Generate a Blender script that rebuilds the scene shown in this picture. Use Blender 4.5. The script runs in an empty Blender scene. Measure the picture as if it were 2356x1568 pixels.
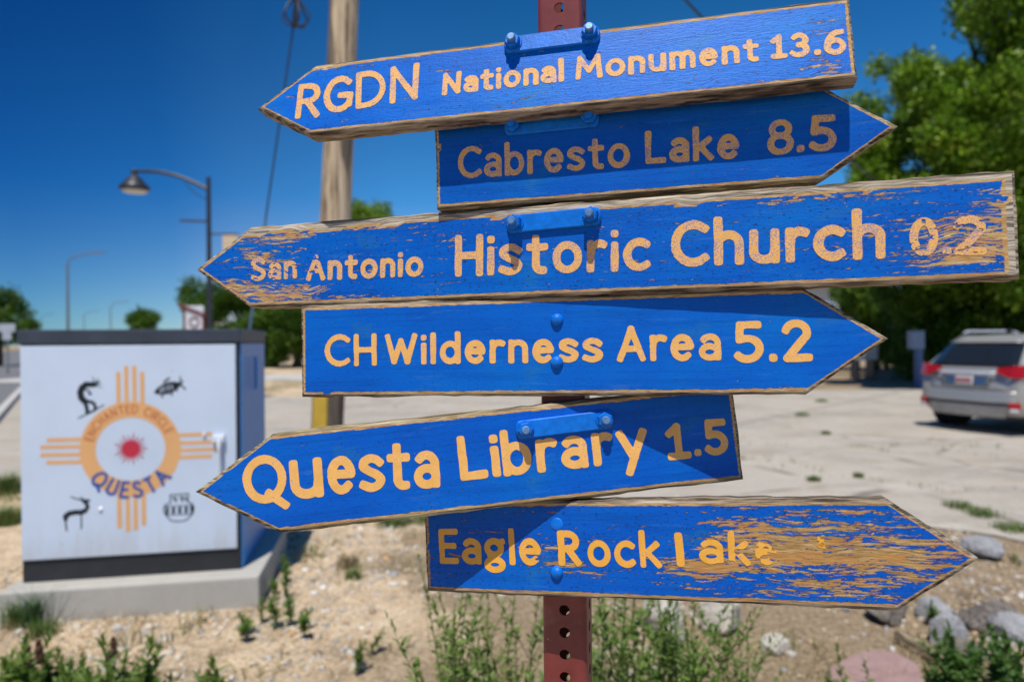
import bpy, bmesh, math, random
import numpy as np
from mathutils import Vector, Matrix, noise as mnoise

R = math.radians
random.seed(7)
rng = np.random.default_rng(11)
SC = bpy.context.scene
COL = SC.collection

# ------------------------------------------------------------------ camera
EYE = 1.6
ROLL = R(0.5)
cam_data = bpy.data.cameras.new('camera')
cam = bpy.data.objects.new('camera', cam_data)
COL.objects.link(cam)
cam.location = (0, 0, EYE)
cam.rotation_euler = (R(90), ROLL, 0)
cam_data.lens = 24
cam_data.sensor_width = 36
cam_data.clip_start = 0.05
cam_data.clip_end = 3000
cam_data.dof.use_dof = True
cam_data.dof.focus_distance = 0.745
cam_data.dof.aperture_fstop = 4.0
SC.camera = cam

# ------------------------------------------------------------------ sky and sun
SUN_EL, SUN_AZ = 66.0, 190.5      # azimuth clockwise from +Y
world = bpy.data.worlds.new('World')
SC.world = world
world.use_nodes = True
wn = world.node_tree
wn.nodes.clear()
wo = wn.nodes.new('ShaderNodeOutputWorld')
bg = wn.nodes.new('ShaderNodeBackground')
sky = wn.nodes.new('ShaderNodeTexSky')
sky.sky_type = 'NISHITA'
sky.sun_disc = False
sky.sun_elevation = R(SUN_EL)
sky.sun_rotation = R(SUN_AZ)
sky.altitude = 2300
sky.air_density = 1.0
sky.dust_density = 0.3
sky.ozone_density = 2.0
geo = wn.nodes.new('ShaderNodeTexCoord')
sep = wn.nodes.new('ShaderNodeSeparateXYZ')
ramp = wn.nodes.new('ShaderNodeValToRGB')
ramp.color_ramp.elements[0].position = 0.0
ramp.color_ramp.elements[0].color = (1.75, 1.32, 1.42, 1)
ramp.color_ramp.elements[1].position = 0.5
ramp.color_ramp.elements[1].color = (0.055, 0.60, 1.22, 1)
e = ramp.color_ramp.elements.new(0.2)
e.color = (0.31, 0.93, 1.52, 1)
mul = wn.nodes.new('ShaderNodeMixRGB')
mul.blend_type = 'MULTIPLY'
mul.inputs[0].default_value = 1.0
wn.links.new(geo.outputs['Generated'], sep.inputs[0])
wn.links.new(sep.outputs['Z'], ramp.inputs[0])
wn.links.new(sky.outputs[0], mul.inputs[1])
wn.links.new(ramp.outputs[0], mul.inputs[2])
ramp2 = wn.nodes.new('ShaderNodeValToRGB')      # the sky darkens towards the polarised band on the left
mapx = wn.nodes.new('ShaderNodeMapRange')
mapx.inputs[1].default_value = -0.75
mapx.inputs[2].default_value = 0.75
wn.links.new(sep.outputs['X'], mapx.inputs[0])
wn.links.new(mapx.outputs[0], ramp2.inputs[0])
er = ramp2.color_ramp.elements
def gx(x): return (x + 0.75) / 1.5
for i, (x, c) in enumerate(((-0.58, (.11, .27, .34)), (0.75, (.60, .70, .62)))):
    er[i].position = gx(x); er[i].color = (*c, 1)
for x, c in ((-0.44, (.20, .36, .40)), (-0.36, (.45, .48, .46)), (-0.16, (.64, .66, .58)), (0.2, (.76, .74, .60)), (0.47, (.62, .70, .62))):
    q = er.new(gx(x)); q.color = (*c, 1)
mul2 = wn.nodes.new('ShaderNodeMixRGB')
mul2.blend_type = 'MULTIPLY'
mul2.inputs[0].default_value = 1.0
wn.links.new(mul.outputs[0], mul2.inputs[1])
wn.links.new(ramp2.outputs[0], mul2.inputs[2])
wn.links.new(mul2.outputs[0], bg.inputs[0])
wn.links.new(bg.outputs[0], wo.inputs[0])
bg.inputs[1].default_value = 0.15

sd = bpy.data.lights.new('sun', 'SUN')
sd.energy = 4.8
sd.angle = R(0.5)
sd.color = (1.0, 0.96, 0.90)
sun = bpy.data.objects.new('sun', sd)
COL.objects.link(sun)
sv = Vector((math.sin(R(SUN_AZ)) * math.cos(R(SUN_EL)), math.cos(R(SUN_AZ)) * math.cos(R(SUN_EL)), math.sin(R(SUN_EL))))
sun.rotation_euler = sv.to_track_quat('Z', 'Y').to_euler()
sun.location = (0, 0, 30)

SC.view_settings.view_transform = 'Standard'
SC.view_settings.look = 'None'
SC.view_settings.gamma = 1
SC.view_settings.exposure = 0.0
SC.cycles.use_denoising = True
SC.cycles.max_bounces = 6
SC.cycles.transparent_max_bounces = 6

# ------------------------------------------------------------------ measuring helpers
# px, py are pixels of a 2356 x 1568 copy of the photograph
FPX = 24 / 36 * 2356
def ray(px, py):
    a, b = px - 1178, py - 784
    c, s = math.cos(ROLL), math.sin(ROLL)
    return Vector(((c * a - s * b) / FPX, 1.0, -(s * a + c * b) / FPX))
def at(px, py, Y):
    v = ray(px, py) * Y
    return Vector((v.x, v.y, v.z + EYE))
def gp(px, py, z=0.0):
    v = ray(px, py)
    v = v * ((z - EYE) / v.z)
    return Vector((v.x, v.y, z))

# ------------------------------------------------------------------ object helpers
def tag(o, label=None, cat=None, group=None, kind=None):
    if label: o['label'] = label
    if cat: o['category'] = cat
    if group: o['group'] = group
    if kind: o['kind'] = kind
    return o
def thing(name, label, cat, loc=(0, 0, 0), rz=0.0, group=None):
    o = bpy.data.objects.new(name, None)
    o.empty_display_size = 0.05
    COL.objects.link(o)
    o.location = loc
    o.rotation_euler = (0, 0, rz)
    return tag(o, label, cat, group)
def mesh_obj(name, verts, faces, mat, parent=None, smooth=False):
    me = bpy.data.meshes.new(name)
    me.from_pydata([tuple(v) for v in verts], [], faces)
    me.update()
    if mat: 
        for m in (mat if isinstance(mat, (list, tuple)) else [mat]): me.materials.append(m)
    if smooth: me.polygons.foreach_set('use_smooth', [True] * len(me.polygons))
    o = bpy.data.objects.new(name, me)
    COL.objects.link(o)
    if parent: o.parent = parent
    return o
def bm_obj(name, bm, mat, parent=None, smooth=False):
    me = bpy.data.meshes.new(name)
    bmesh.ops.recalc_face_normals(bm, faces=bm.faces)
    bm.to_mesh(me); bm.free()
    for m in (mat if isinstance(mat, (list, tuple)) else [mat]): me.materials.append(m)
    if smooth: me.polygons.foreach_set('use_smooth', [True] * len(me.polygons))
    o = bpy.data.objects.new(name, me)
    COL.objects.link(o)
    if parent: o.parent = parent
    return o
def np_quads(name, V, mat, parent=None, n=4):
    """V: (count, n, 3) array, one n-gon each"""
    c = len(V)
    me = bpy.data.meshes.new(name)
    me.vertices.add(c * n)
    me.vertices.foreach_set('co', V.reshape(-1).astype(np.float32))
    me.loops.add(c * n)
    me.loops.foreach_set('vertex_index', np.arange(c * n, dtype=np.int32))
    me.polygons.add(c)
    me.polygons.foreach_set('loop_start', np.arange(0, c * n, n, dtype=np.int32))
    me.polygons.foreach_set('loop_total', np.full(c, n, dtype=np.int32))
    me.update(calc_edges=True)
    me.materials.append(mat)
    o = bpy.data.objects.new(name, me)
    COL.objects.link(o)
    if parent: o.parent = parent
    return o
def copy_tree(o, parent=None):
    c = o.copy()
    COL.objects.link(c)
    if parent: c.parent = parent
    for ch in list(o.children): copy_tree(ch, c)
    return c
def box(bm, c, d, rot=None, bev=0.0):
    r = bmesh.ops.create_cube(bm, size=1.0)
    vs = r['verts']
    M = Matrix.Translation(Vector(c)) @ (rot.to_4x4() if rot else Matrix.Identity(4)) @ Matrix.Diagonal((d[0], d[1], d[2], 1))
    bmesh.ops.transform(bm, matrix=M, verts=vs)
    if bev > 0:
        es = list({e for v in vs for e in v.link_edges})
        bmesh.ops.bevel(bm, geom=es, offset=bev, segments=2, profile=0.6, affect='EDGES')
def tube(bm, pts, rad, n=10, cap=True):
    """swept tube along pts with per-point radius"""
    pts = [Vector(p) for p in pts]
    if not isinstance(rad, (list, tuple)): rad = [rad] * len(pts)
    rings = []
    ref = None
    for i, p in enumerate(pts):
        t = (pts[min(i + 1, len(pts) - 1)] - pts[max(i - 1, 0)]).normalized()
        if ref is None:
            ref = Vector((0, 0, 1)) if abs(t.z) < 0.9 else Vector((1, 0, 0))
            ref = (ref - t * ref.dot(t)).normalized()
        else:
            ref = (ref - t * ref.dot(t)).normalized()
        b = t.cross(ref)
        rings.append([bm.verts.new(p + (ref * math.cos(2 * math.pi * k / n) + b * math.sin(2 * math.pi * k / n)) * rad[i]) for k in range(n)])
    for a, b in zip(rings, rings[1:]):
        for k in range(n):
            bm.faces.new((a[k], a[(k + 1) % n], b[(k + 1) % n], b[k]))
    if cap:
        bm.faces.new(rings[0][::-1]); bm.faces.new(rings[-1])
def lathe(bm, prof, n=24, M=None):
    """prof: list of (r, z)"""
    rings = []
    for r, z in prof:
        rings.append([bm.verts.new((r * math.cos(2 * math.pi * k / n), r * math.sin(2 * math.pi * k / n), z)) for k in range(n)])
    for a, b in zip(rings, rings[1:]):
        for k in range(n):
            bm.faces.new((a[k], a[(k + 1) % n], b[(k + 1) % n], b[k]))
    bm.faces.new(rings[0][::-1]); bm.faces.new(rings[-1])
    if M: bmesh.ops.transform(bm, matrix=M, verts=[v for r in rings for v in r])

# ------------------------------------------------------------------ material helpers
class NT:
    def __init__(s, name):
        s.m = bpy.data.materials.new(name); s.m.use_nodes = True
        s.t = s.m.node_tree; s.t.nodes.clear()
        s.out = s.n('ShaderNodeOutputMaterial')
        s.b = s.n('ShaderNodeBsdfPrincipled')
        s.l(s.b.outputs[0], s.out.inputs[0])
    def n(s, k, **kw):
        x = s.t.nodes.new(k)
        for a, b in kw.items(): setattr(x, a, b)
        return x
    def l(s, a, b): s.t.links.new(a, b)
    def put(s, sock, v):
        if hasattr(v, 'links') or hasattr(v, 'is_linked'): s.l(v, sock)
        else: sock.default_value = v
    def coord(s, kind='Object', scale=(1, 1, 1), rot=(0, 0, 0)):
        c = s.n('ShaderNodeTexCoord'); m = s.n('ShaderNodeMapping')
        s.l(c.outputs[kind], m.inputs[0])
        m.inputs['Scale'].default_value = scale; m.inputs['Rotation'].default_value = rot
        return m.outputs[0]
    def noise(s, vec, scale=5, detail=4, rough=0.55, dist=0.0):
        x = s.n('ShaderNodeTexNoise'); s.l(vec, x.inputs['Vector'])
        x.inputs['Scale'].default_value = scale; x.inputs['Detail'].default_value = detail
        x.inputs['Roughness'].default_value = rough; x.inputs['Distortion'].default_value = dist
        return x.outputs['Fac']
    def ramp(s, fac, stops):
        x = s.n('ShaderNodeValToRGB'); s.l(fac, x.inputs[0])
        el = x.color_ramp.elements
        el[0].position, el[1].position = stops[0][0], stops[-1][0]
        el[0].color = (*stops[0][1], 1); el[1].color = (*stops[-1][1], 1)
        for p, c in stops[1:-1]:
            q = el.new(p); q.color = (*c, 1)
        return x.outputs[0]
    def math(s, op, a, b=0.0, c=None):
        x = s.n('ShaderNodeMath', operation=op)
        s.put(x.inputs[0], a); s.put(x.inputs[1], b)
        if c is not None: s.put(x.inputs[2], c)
        return x.outputs[0]
    def step(s, v, lo, hi, a=0.0, b=1.0):
        x = s.n('ShaderNodeMapRange', interpolation_type='SMOOTHSTEP'); s.l(v, x.inputs[0])
        x.inputs[1].default_value = lo; x.inputs[2].default_value = hi
        x.inputs[3].default_value = a; x.inputs[4].default_value = b
        return x.outputs[0]
    def mix(s, fac, a, b, mode='MIX'):
        x = s.n('ShaderNodeMixRGB', blend_type=mode)
        s.put(x.inputs[0], fac)
        s.put(x.inputs[1], a if not isinstance(a, tuple) else (*a[:3], 1))
        s.put(x.inputs[2], b if not isinstance(b, tuple) else (*b[:3], 1))
        return x.outputs[0]
    def bump(s, h, strength=0.3, dist=0.001, prev=None):
        x = s.n('ShaderNodeBump'); s.l(h, x.inputs['Height'])
        x.inputs['Strength'].default_value = strength; x.inputs['Distance'].default_value = dist
        if prev is not None: s.l(prev, x.inputs['Normal'])
        return x.outputs[0]
    def fin(s, col, rough=0.6, normal=None, metal=0.0, spec=0.5):
        s.put(s.b.inputs['Base Color'], col if not isinstance(col, tuple) else (*col[:3], 1))
        s.put(s.b.inputs['Roughness'], rough)
        s.b.inputs['Metallic'].default_value = metal
        s.b.inputs['Specular IOR Level'].default_value = spec
        if normal is not None: s.l(normal, s.b.inputs['Normal'])
        return s.m
def simple(name, col, rough=0.6, metal=0.0, spec=0.5, var=0.12, scale=6.0, bump=0.0, bscale=60, bdist=0.002):
    t = NT(name)
    co = t.coord()
    f = t.noise(co, scale, 5, 0.6)
    d = tuple(c * (1 - var) for c in col); b = tuple(min(1, c * (1 + var)) for c in col)
    c = t.ramp(f, [(0.3, d), (0.7, b)])
    nm = None
    if bump > 0: nm = t.bump(t.noise(co, bscale, 4, 0.6), bump, bdist)
    return t.fin(c, rough, nm, metal, spec)

# ------------------------------------------------------------------ stroke lettering -> flat meshes
def arc(cx, cy, rx, ry, a0, a1, n=14):
    return [(cx + rx * math.cos(R(a0 + (a1 - a0) * k / n)), cy + ry * math.sin(R(a0 + (a1 - a0) * k / n))) for k in range(n + 1)]
def ell(cx, cy, rx, ry): return arc(cx, cy, rx, ry, 0, 360, 24)
def spl(p, n=6):
    p = [np.array(q, float) for q in p]; q = [2 * p[0] - p[1]] + p + [2 * p[-1] - p[-2]]
    o = []
    for i in range(1, len(q) - 2):
        for k in range(n):
            t = k / n
            o.append(tuple(0.5 * (2 * q[i] + (q[i + 1] - q[i - 1]) * t + (2 * q[i - 1] - 5 * q[i] + 4 * q[i + 1] - q[i + 2]) * t * t + (3 * q[i] - q[i - 1] - 3 * q[i + 1] + q[i + 2]) * t ** 3)))
    return o + [tuple(p[-1])]
SS = [(.48, .86), (.36, .97), (.2, 1), (.05, .9), (.03, .72), (.18, .57), (.38, .44), (.49, .27), (.42, .08), (.22, 0), (0, .1)]
G = {
 'R': (.5, [[(0, 0), (0, 1)], [(0, 1), (.22, 1)] + arc(.22, .74, .25, .26, 90, -90) + [(0, .48)], [(.2, .48), (.5, 0)]]),
 'G': (.68, [arc(.37, .5, .37, .5, 52, 318) + [(.68, .16), (.68, .46), (.4, .46)]]),
 'D': (.62, [[(0, 0), (0, 1)], [(0, 1), (.18, 1)] + arc(.2, .5, .42, .5, 90, -90) + [(0, 0)]]),
 'N': (.6, [[(0, 0), (.02, 1), (.56, .02), (.6, 1)]]),
 'M': (.78, [[(0, 0), (.06, 1), (.39, .3), (.7, 1), (.78, 0)]]),
 'a': (.4, [[(.05, .6)] + arc(.2, .46, .2, .22, 125, 0) + [(.4, 0)], ell(.2, .18, .2, .185)]),
 't': (.34, [[(.14, .9), (.14, .16)] + arc(.29, .16, .15, .16, 180, 280, 6), [(0, .66), (.34, .66)]]),
 'i': (.0, [[(0, 0), (0, .62)], [(0, .93), (.001, .93)]]),
 'o': (.5, [ell(.25, .34, .25, .34)]),
 'n': (.4, [[(0, 0), (0, .68)], [(0, .36)] + arc(.2, .44, .2, .24, 170, 0) + [(.4, 0)]]),
 'l': (.0, [[(0, 0), (0, 1.02)]]),
 'u': (.42, [[(0, .68), (0, .22)] + arc(.21, .22, .21, .22, 180, 330, 8) + [(.42, .3), (.42, .68)], [(.42, .68), (.42, 0)]]),
 'm': (.7, [[(0, 0), (0, .68)], [(0, .36)] + arc(.175, .46, .175, .22, 170, 0) + [(.35, 0)], [(.35, .36)] + arc(.525, .46, .175, .22, 170, 0) + [(.7, 0)]]),
 'e': (.46, [[(.03, .36), (.44, .36)] + arc(.23, .34, .22, .34, 10, 312)]),
 '1': (.4, [[(.0, .78), (.2, 1), (.2, 0)], [(.0, 0), (.4, 0)]]),
 '3': (.46, [arc(.2, .75, .22, .25, 145, -88), arc(.18, .26, .27, .26, 88, -145)]),
 '.': (.0, [[(0, .02), (.001, .02)]]),
 '6': (.48, [spl([(.42, .98), (.2, .9), (.04, .6), (.01, .3)]), ell(.24, .29, .24, .29)]),
 'C': (.6, [arc(.37, .5, .37, .5, 50, 310)]),
 'b': (.46, [[(0, 1.04), (0, 0)], ell(.23, .34, .23, .34)]),
 'r': (.26, [[(0, 0), (0, .68)], [(0, .4)] + arc(.2, .44, .19, .24, 180, 62)]),
 's': (.38, [[(x * .8, y * .68) for x, y in spl(SS, 3)]]),
 'S': (.5, [spl(SS, 4)]),
 'k': (.42, [[(0, 0), (0, 1.04)], [(.38, .66), (.02, .3)], [(.13, .4), (.42, 0)]]),
 'L': (.44, [[(0, 1), (0, 0), (.44, 0)]]),
 '8': (.5, [ell(.25, .77, .21, .23), ell(.25, .28, .25, .28)]),
 '5': (.5, [[(.46, 1), (.07, 1), (.05, .57), (.2, .6)] + arc(.22, .3, .27, .3, 90, -140)]),
 'A': (.6, [[(0, 0), (.3, 1), (.6, 0)], [(.12, .34), (.48, .34)]]),
 'H': (.52, [[(0, 0), (0, 1)], [(.52, 0), (.52, 1)], [(0, .5), (.52, .5)]]),
 'c': (.44, [arc(.26, .34, .26, .34, 52, 308)]),
 'h': (.42, [[(0, 0), (0, 1.06)], [(0, .36)] + arc(.21, .44, .21, .24, 170, 0) + [(.42, 0)]]),
 '0': (.5, [ell(.25, .5, .25, .5)]),
 '2': (.48, [arc(.23, .74, .23, .26, 165, -25) + [(.02, .0), (.48, 0)]]),
 'W': (.84, [[(0, 1), (.2, .02), (.42, .82), (.62, .02), (.84, 1)]]),
 'd': (.46, [ell(.23, .34, .23, .34), [(.46, 1.04), (.46, 0)]]),
 'Q': (.76, [ell(.37, .5, .37, .5), [(.46, .14), (.8, -.16)]]),
 'y': (.5, [[(0, .68), (.27, .02)], [(.5, .68), (.14, -.36)]]),
 'g': (.44, [ell(.2, .46, .2, .22), ell(.2, -.1, .22, .17), [(.06, .3), (.1, .1)], [(.32, .62), (.44, .67)]]),
 'E': (.42, [[(.42, 1), (0, 1), (0, 0), (.42, 0)], [(0, .52), (.36, .52)]]),
 'T': (.56, [[(0, 1), (.56, 1)], [(.28, 1), (.28, 0)]]),
 'U': (.52, [[(0, 1), (0, .26)] + arc(.26, .26, .26, .26, 180, 360) + [(.52, 1)]]),
 'I': (.0, [[(0, 0), (0, 1)]]),
 ' ': (.25, []),
}
def word_strokes(txt, sw, gap=.10):
    """strokes with cap height 1 and stroke width sw already inset; returns strokes, total width"""
    x = 0; out = []
    for ch in txt:
        w, st = G[ch]
        for s in st: out.append([(x + sw / 2 + px, sw / 2 + py * (1 - sw)) for px, py in s])
        x += w + sw + gap
    return out, x - gap
def seg_dist(P, strokes, rad, pw=2.0):
    """P (N,2) -> signed distance to union of strokes of radius rad"""
    D = np.full(len(P), 1e9)
    for s in strokes:
        r = rad
        if isinstance(s, tuple) and len(s) == 2 and isinstance(s[0], float): r, s = s
        a = np.array(s, float)
        if np.ptp(a, 0).max() < 1e-5: a = np.vstack([a[:1], a[:1] + [1e-4, 0]])
        lo, hi = a.min(0) - r - 0.012, a.max(0) + r + 0.012
        m = np.where(((P >= lo) & (P <= hi)).all(1))[0]
        if not len(m): continue
        Q = P[m]; d = np.full(len(Q), 1e9)
        for p, q in zip(a, a[1:]):
            v = q - p; L = max(v @ v, 1e-12)
            if L < 1e-11 and len(a) > 2: continue
            sl = math.sqrt(L); al = ((Q - p) @ v) / sl; pe = np.abs((Q - p) @ np.array([-v[1], v[0]])) / sl
            ex = np.maximum(np.maximum(-al, al - sl), 0)
            d = np.minimum(d, (ex ** pw + pe ** pw) ** (1 / pw))
        D[m] = np.minimum(D[m], d - r)
    return D
def vnoise(P, sc, seed=0):
    """cheap smooth value noise in [-1,1]"""
    g = np.random.default_rng(seed).uniform(-1, 1, (64, 64))
    q = P / sc; i = np.floor(q).astype(int); f = q - i; f = f * f * (3 - 2 * f)
    a = g[i[:, 0] % 64, i[:, 1] % 64]; b = g[(i[:, 0] + 1) % 64, i[:, 1] % 64]
    c = g[i[:, 0] % 64, (i[:, 1] + 1) % 64]; d = g[(i[:, 0] + 1) % 64, (i[:, 1] + 1) % 64]
    return (a * (1 - f[:, 0]) + b * f[:, 0]) * (1 - f[:, 1]) + (c * (1 - f[:, 0]) + d * f[:, 0]) * f[:, 1]
def march(sdf, lo, hi, h, to3, verts, faces):
    """flat filled mesh of the region sdf<0; to3 maps (u,v) to a local 3-D point"""
    nx, ny = max(2, int((hi[0] - lo[0]) / h)), max(2, int((hi[1] - lo[1]) / h))
    X, Y = np.meshgrid(np.linspace(lo[0], hi[0], nx + 1), np.linspace(lo[1], hi[1], ny + 1))
    F = sdf(np.stack([X.ravel(), Y.ravel()], 1)).reshape(X.shape)
    I = F < 0
    cnt = I[:-1, :-1].astype(int) + I[1:, :-1] + I[:-1, 1:] + I[1:, 1:]
    def add(poly):
        k = len(verts)
        verts.extend(to3(*p) for p in poly); faces.append(tuple(range(k, k + len(poly))))
    for j in range(ny):
        full = cnt[j] == 4
        i = 0
        while i < nx:
            if full[i]:
                k = i
                while k < nx and full[k]: k += 1
                add([(X[j, i], Y[j, i]), (X[j, k], Y[j, k]), (X[j + 1, k], Y[j + 1, k]), (X[j + 1, i], Y[j + 1, i])])
                i = k; continue
            if cnt[j, i] > 0:
                c = [(X[j, i], Y[j, i], F[j, i]), (X[j, i + 1], Y[j, i + 1], F[j, i + 1]), (X[j + 1, i + 1], Y[j + 1, i + 1], F[j + 1, i + 1]), (X[j + 1, i], Y[j + 1, i], F[j + 1, i])]
                poly = []
                for a, b in zip(c, c[1:] + c[:1]):
                    if a[2] < 0: poly.append((a[0], a[1]))
                    if (a[2] < 0) != (b[2] < 0):
                        t = a[2] / (a[2] - b[2]); poly.append((a[0] + t * (b[0] - a[0]), a[1] + t * (b[1] - a[1])))
                if len(poly) >= 3: add(poly)
            i += 1

# ------------------------------------------------------------------ ground
def dirt_mat():
    t = NT('dry_dirt'); co = t.coord()
    big = t.noise(co, 0.8, 5, 0.65); mid = t.noise(co, 5.0, 6, 0.7); fine = t.noise(co, 34, 5, 0.75)
    c1 = t.ramp(mid, [(0.32, (.27, .185, .10)), (0.47, (.56, .405, .245)), (0.62, (.80, .635, .43))])
    c2 = t.ramp(fine, [(0.34, (.16, .11, .07)), (0.48, (.53, .395, .245)), (0.66, (.86, .74, .57))])
    c = t.mix(0.55, c1, c2)
    brown = t.ramp(fine, [(0.34, (.085, .058, .035)), (0.5, (.24, .175, .105)), (0.68, (.46, .36, .235))])
    s = t.n('ShaderNodeSeparateXYZ'); t.l(co, s.inputs[0])
    # humus-brown soil with trodden straw towards the post and to its right
    right = t.step(t.math('ADD', s.outputs['X'], t.math('MULTIPLY', mid, 1.2)), -0.9, 1.5, 0.0, 0.30)
    k = t.step(t.math('ADD', big, right), 0.50, 0.66)
    c = t.mix(t.math('MULTIPLY', k, 0.85), c, brown)
    nm = t.bump(fine, 0.9, 0.014, t.bump(mid, 0.6, 0.05))
    return t.fin(c, 0.95, nm, 0, 0.2)
def concrete_mat(name, base, crack=True, scale=1.0):
    t = NT(name); co = t.coord()
    big = t.noise(co, 0.4 * scale, 5, 0.6); mid = t.noise(co, 3 * scale, 6, 0.7); fine = t.noise(co, 60 * scale, 3, 0.7)
    a = tuple(x * .84 for x in base); b = tuple(min(1, x * 1.1) for x in base)
    c = t.mix(0.5, t.ramp(big, [(0.35, a), (0.65, b)]), t.ramp(mid, [(0.3, a), (0.7, b)]))
    c = t.mix(0.25, c, t.ramp(fine, [(0.3, tuple(x * .55 for x in base)), (0.65, b)]))
    nm = t.bump(fine, 0.3, 0.004)
    if crack:
        dust = t.step(t.noise(co, 1.1, 6, .7), .50, .66)
        c = t.mix(t.math('MULTIPLY', dust, .6), c, (.40, .32, .22))
        patch = t.step(t.noise(t.coord('Object', (.55, 1.0, 1)), .9, 7, .72), .47, .60)
        c = t.mix(t.math('MULTIPLY', patch, .42), c, tuple(x * .58 for x in base))
        pale = t.step(t.noise(t.coord('Object', (.8, 1.5, 1)), 1.7, 6, .7), .55, .66)
        c = t.mix(t.math('MULTIPLY', pale, .45), c, tuple(min(1, x * 1.35) for x in base))
        grit = t.step(t.noise(co, 16, 5, .75), .56, .68)
        c = t.mix(t.math('MULTIPLY', grit, .45), c, tuple(x * .55 for x in base))
        st_ = t.step(t.noise(co, 2.3, 5, .65), .60, .70)
        c = t.mix(t.math('MULTIPLY', st_, .5), c, tuple(x * .5 for x in base))
        w = t.n('ShaderNodeTexNoise'); t.l(co, w.inputs['Vector']); w.inputs['Scale'].default_value = 1.2; w.inputs['Detail'].default_value = 5
        av = t.mix(0.12, co, w.outputs['Color'], 'ADD')
        v = t.n('ShaderNodeTexVoronoi', feature='DISTANCE_TO_EDGE'); t.l(av, v.inputs['Vector']); v.inputs['Scale'].default_value = 0.38
        k = t.step(v.outputs['Distance'], 0.004, 0.02, 1.0, 0.0)
        k = t.math('MULTIPLY', k, t.step(t.noise(co, 0.9, 3, .6), 0.45, 0.6))
        c = t.mix(k, c, tuple(x * .45 for x in base))
    return t.fin(c, 0.9, nm, 0, 0.25)
M_dirt = dirt_mat()
M_lot = concrete_mat('worn_concrete', (.44, .395, .33))
M_asphalt = concrete_mat('grey_asphalt', (.17, .17, .175), False, 3)
M_kerb = concrete_mat('pale_kerb', (.50, .48, .44), False, 3)
def sheet(name, pts, z, mat, sub=0):
    o = mesh_obj(name, [(p[0], p[1], z) for p in pts], [tuple(range(len(pts)))], mat)
    return tag(o, kind='structure')
sheet('ground', [(-900, -60), (900, -60), (900, 1600), (-900, 1600)], 0.0, M_dirt)
kd = Vector((-.55, .835, 0)).normalized()      # direction of the road
kn = Vector((-kd.y, kd.x, 0))                  # towards the road
k0 = Vector((-12.57, 16.76, 0))
lot = [(-5.9, 7.95), (-3.4, 7.2), (-1.6, 6.9), (0.5, 6.6), (2.2, 6.3), (3.6, 5.75), (4.3, 5.0), (6.0, 3.2), (30, 3.2), (30, 24), (14, 21.5), (4, 20.5), (-6, 20.3)]
a, b = k0 + kd * 4.3, k0 - kd * 9
lotpts = lot + [(a.x - kn.x * .16, a.y - kn.y * .16), (b.x - kn.x * .16, b.y - kn.y * .16)]
# ragged edge where dirt spills over the concrete
rag = []
for i, p in enumerate(lotpts):
    q = lotpts[(i + 1) % len(lotpts)]
    L = math.hypot(q[0] - p[0], q[1] - p[1]); n = max(1, int(L / .12)) if i < 7 else 1
    for k in range(n):
        x, y = p[0] + (q[0] - p[0]) * k / n, p[1] + (q[1] - p[1]) * k / n
        if i < 7: y += 0.16 * mnoise.noise(Vector((x * 2.1, y * 2.1, 3))) + .06 * mnoise.noise(Vector((x * 9, y * 9, 1)))
        rag.append((x, y))
sheet('parking_lot', rag, 0.012, M_lot)
q0, q1 = k0 - kd * 12, k0 + kd * 420
sheet('road', [q0, q1, q1 + kn * 10.5, q0 + kn * 10.5], 0.006, M_asphalt)
bm = bmesh.new()
for off in (0.0, 10.6):
    c = (q0 + q1) / 2 + kn * (off - .08)
    box(bm, (c.x, c.y, .06), (432, .16, .14), Matrix.Rotation(math.atan2(kd.y, kd.x), 3, 'Z'))
tag(bm_obj('kerb', bm, M_kerb), kind='structure')
sheet('path', [(-24, 29.5), (13, 28), (13, 32), (-24, 36)], 0.010, M_kerb)

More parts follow.
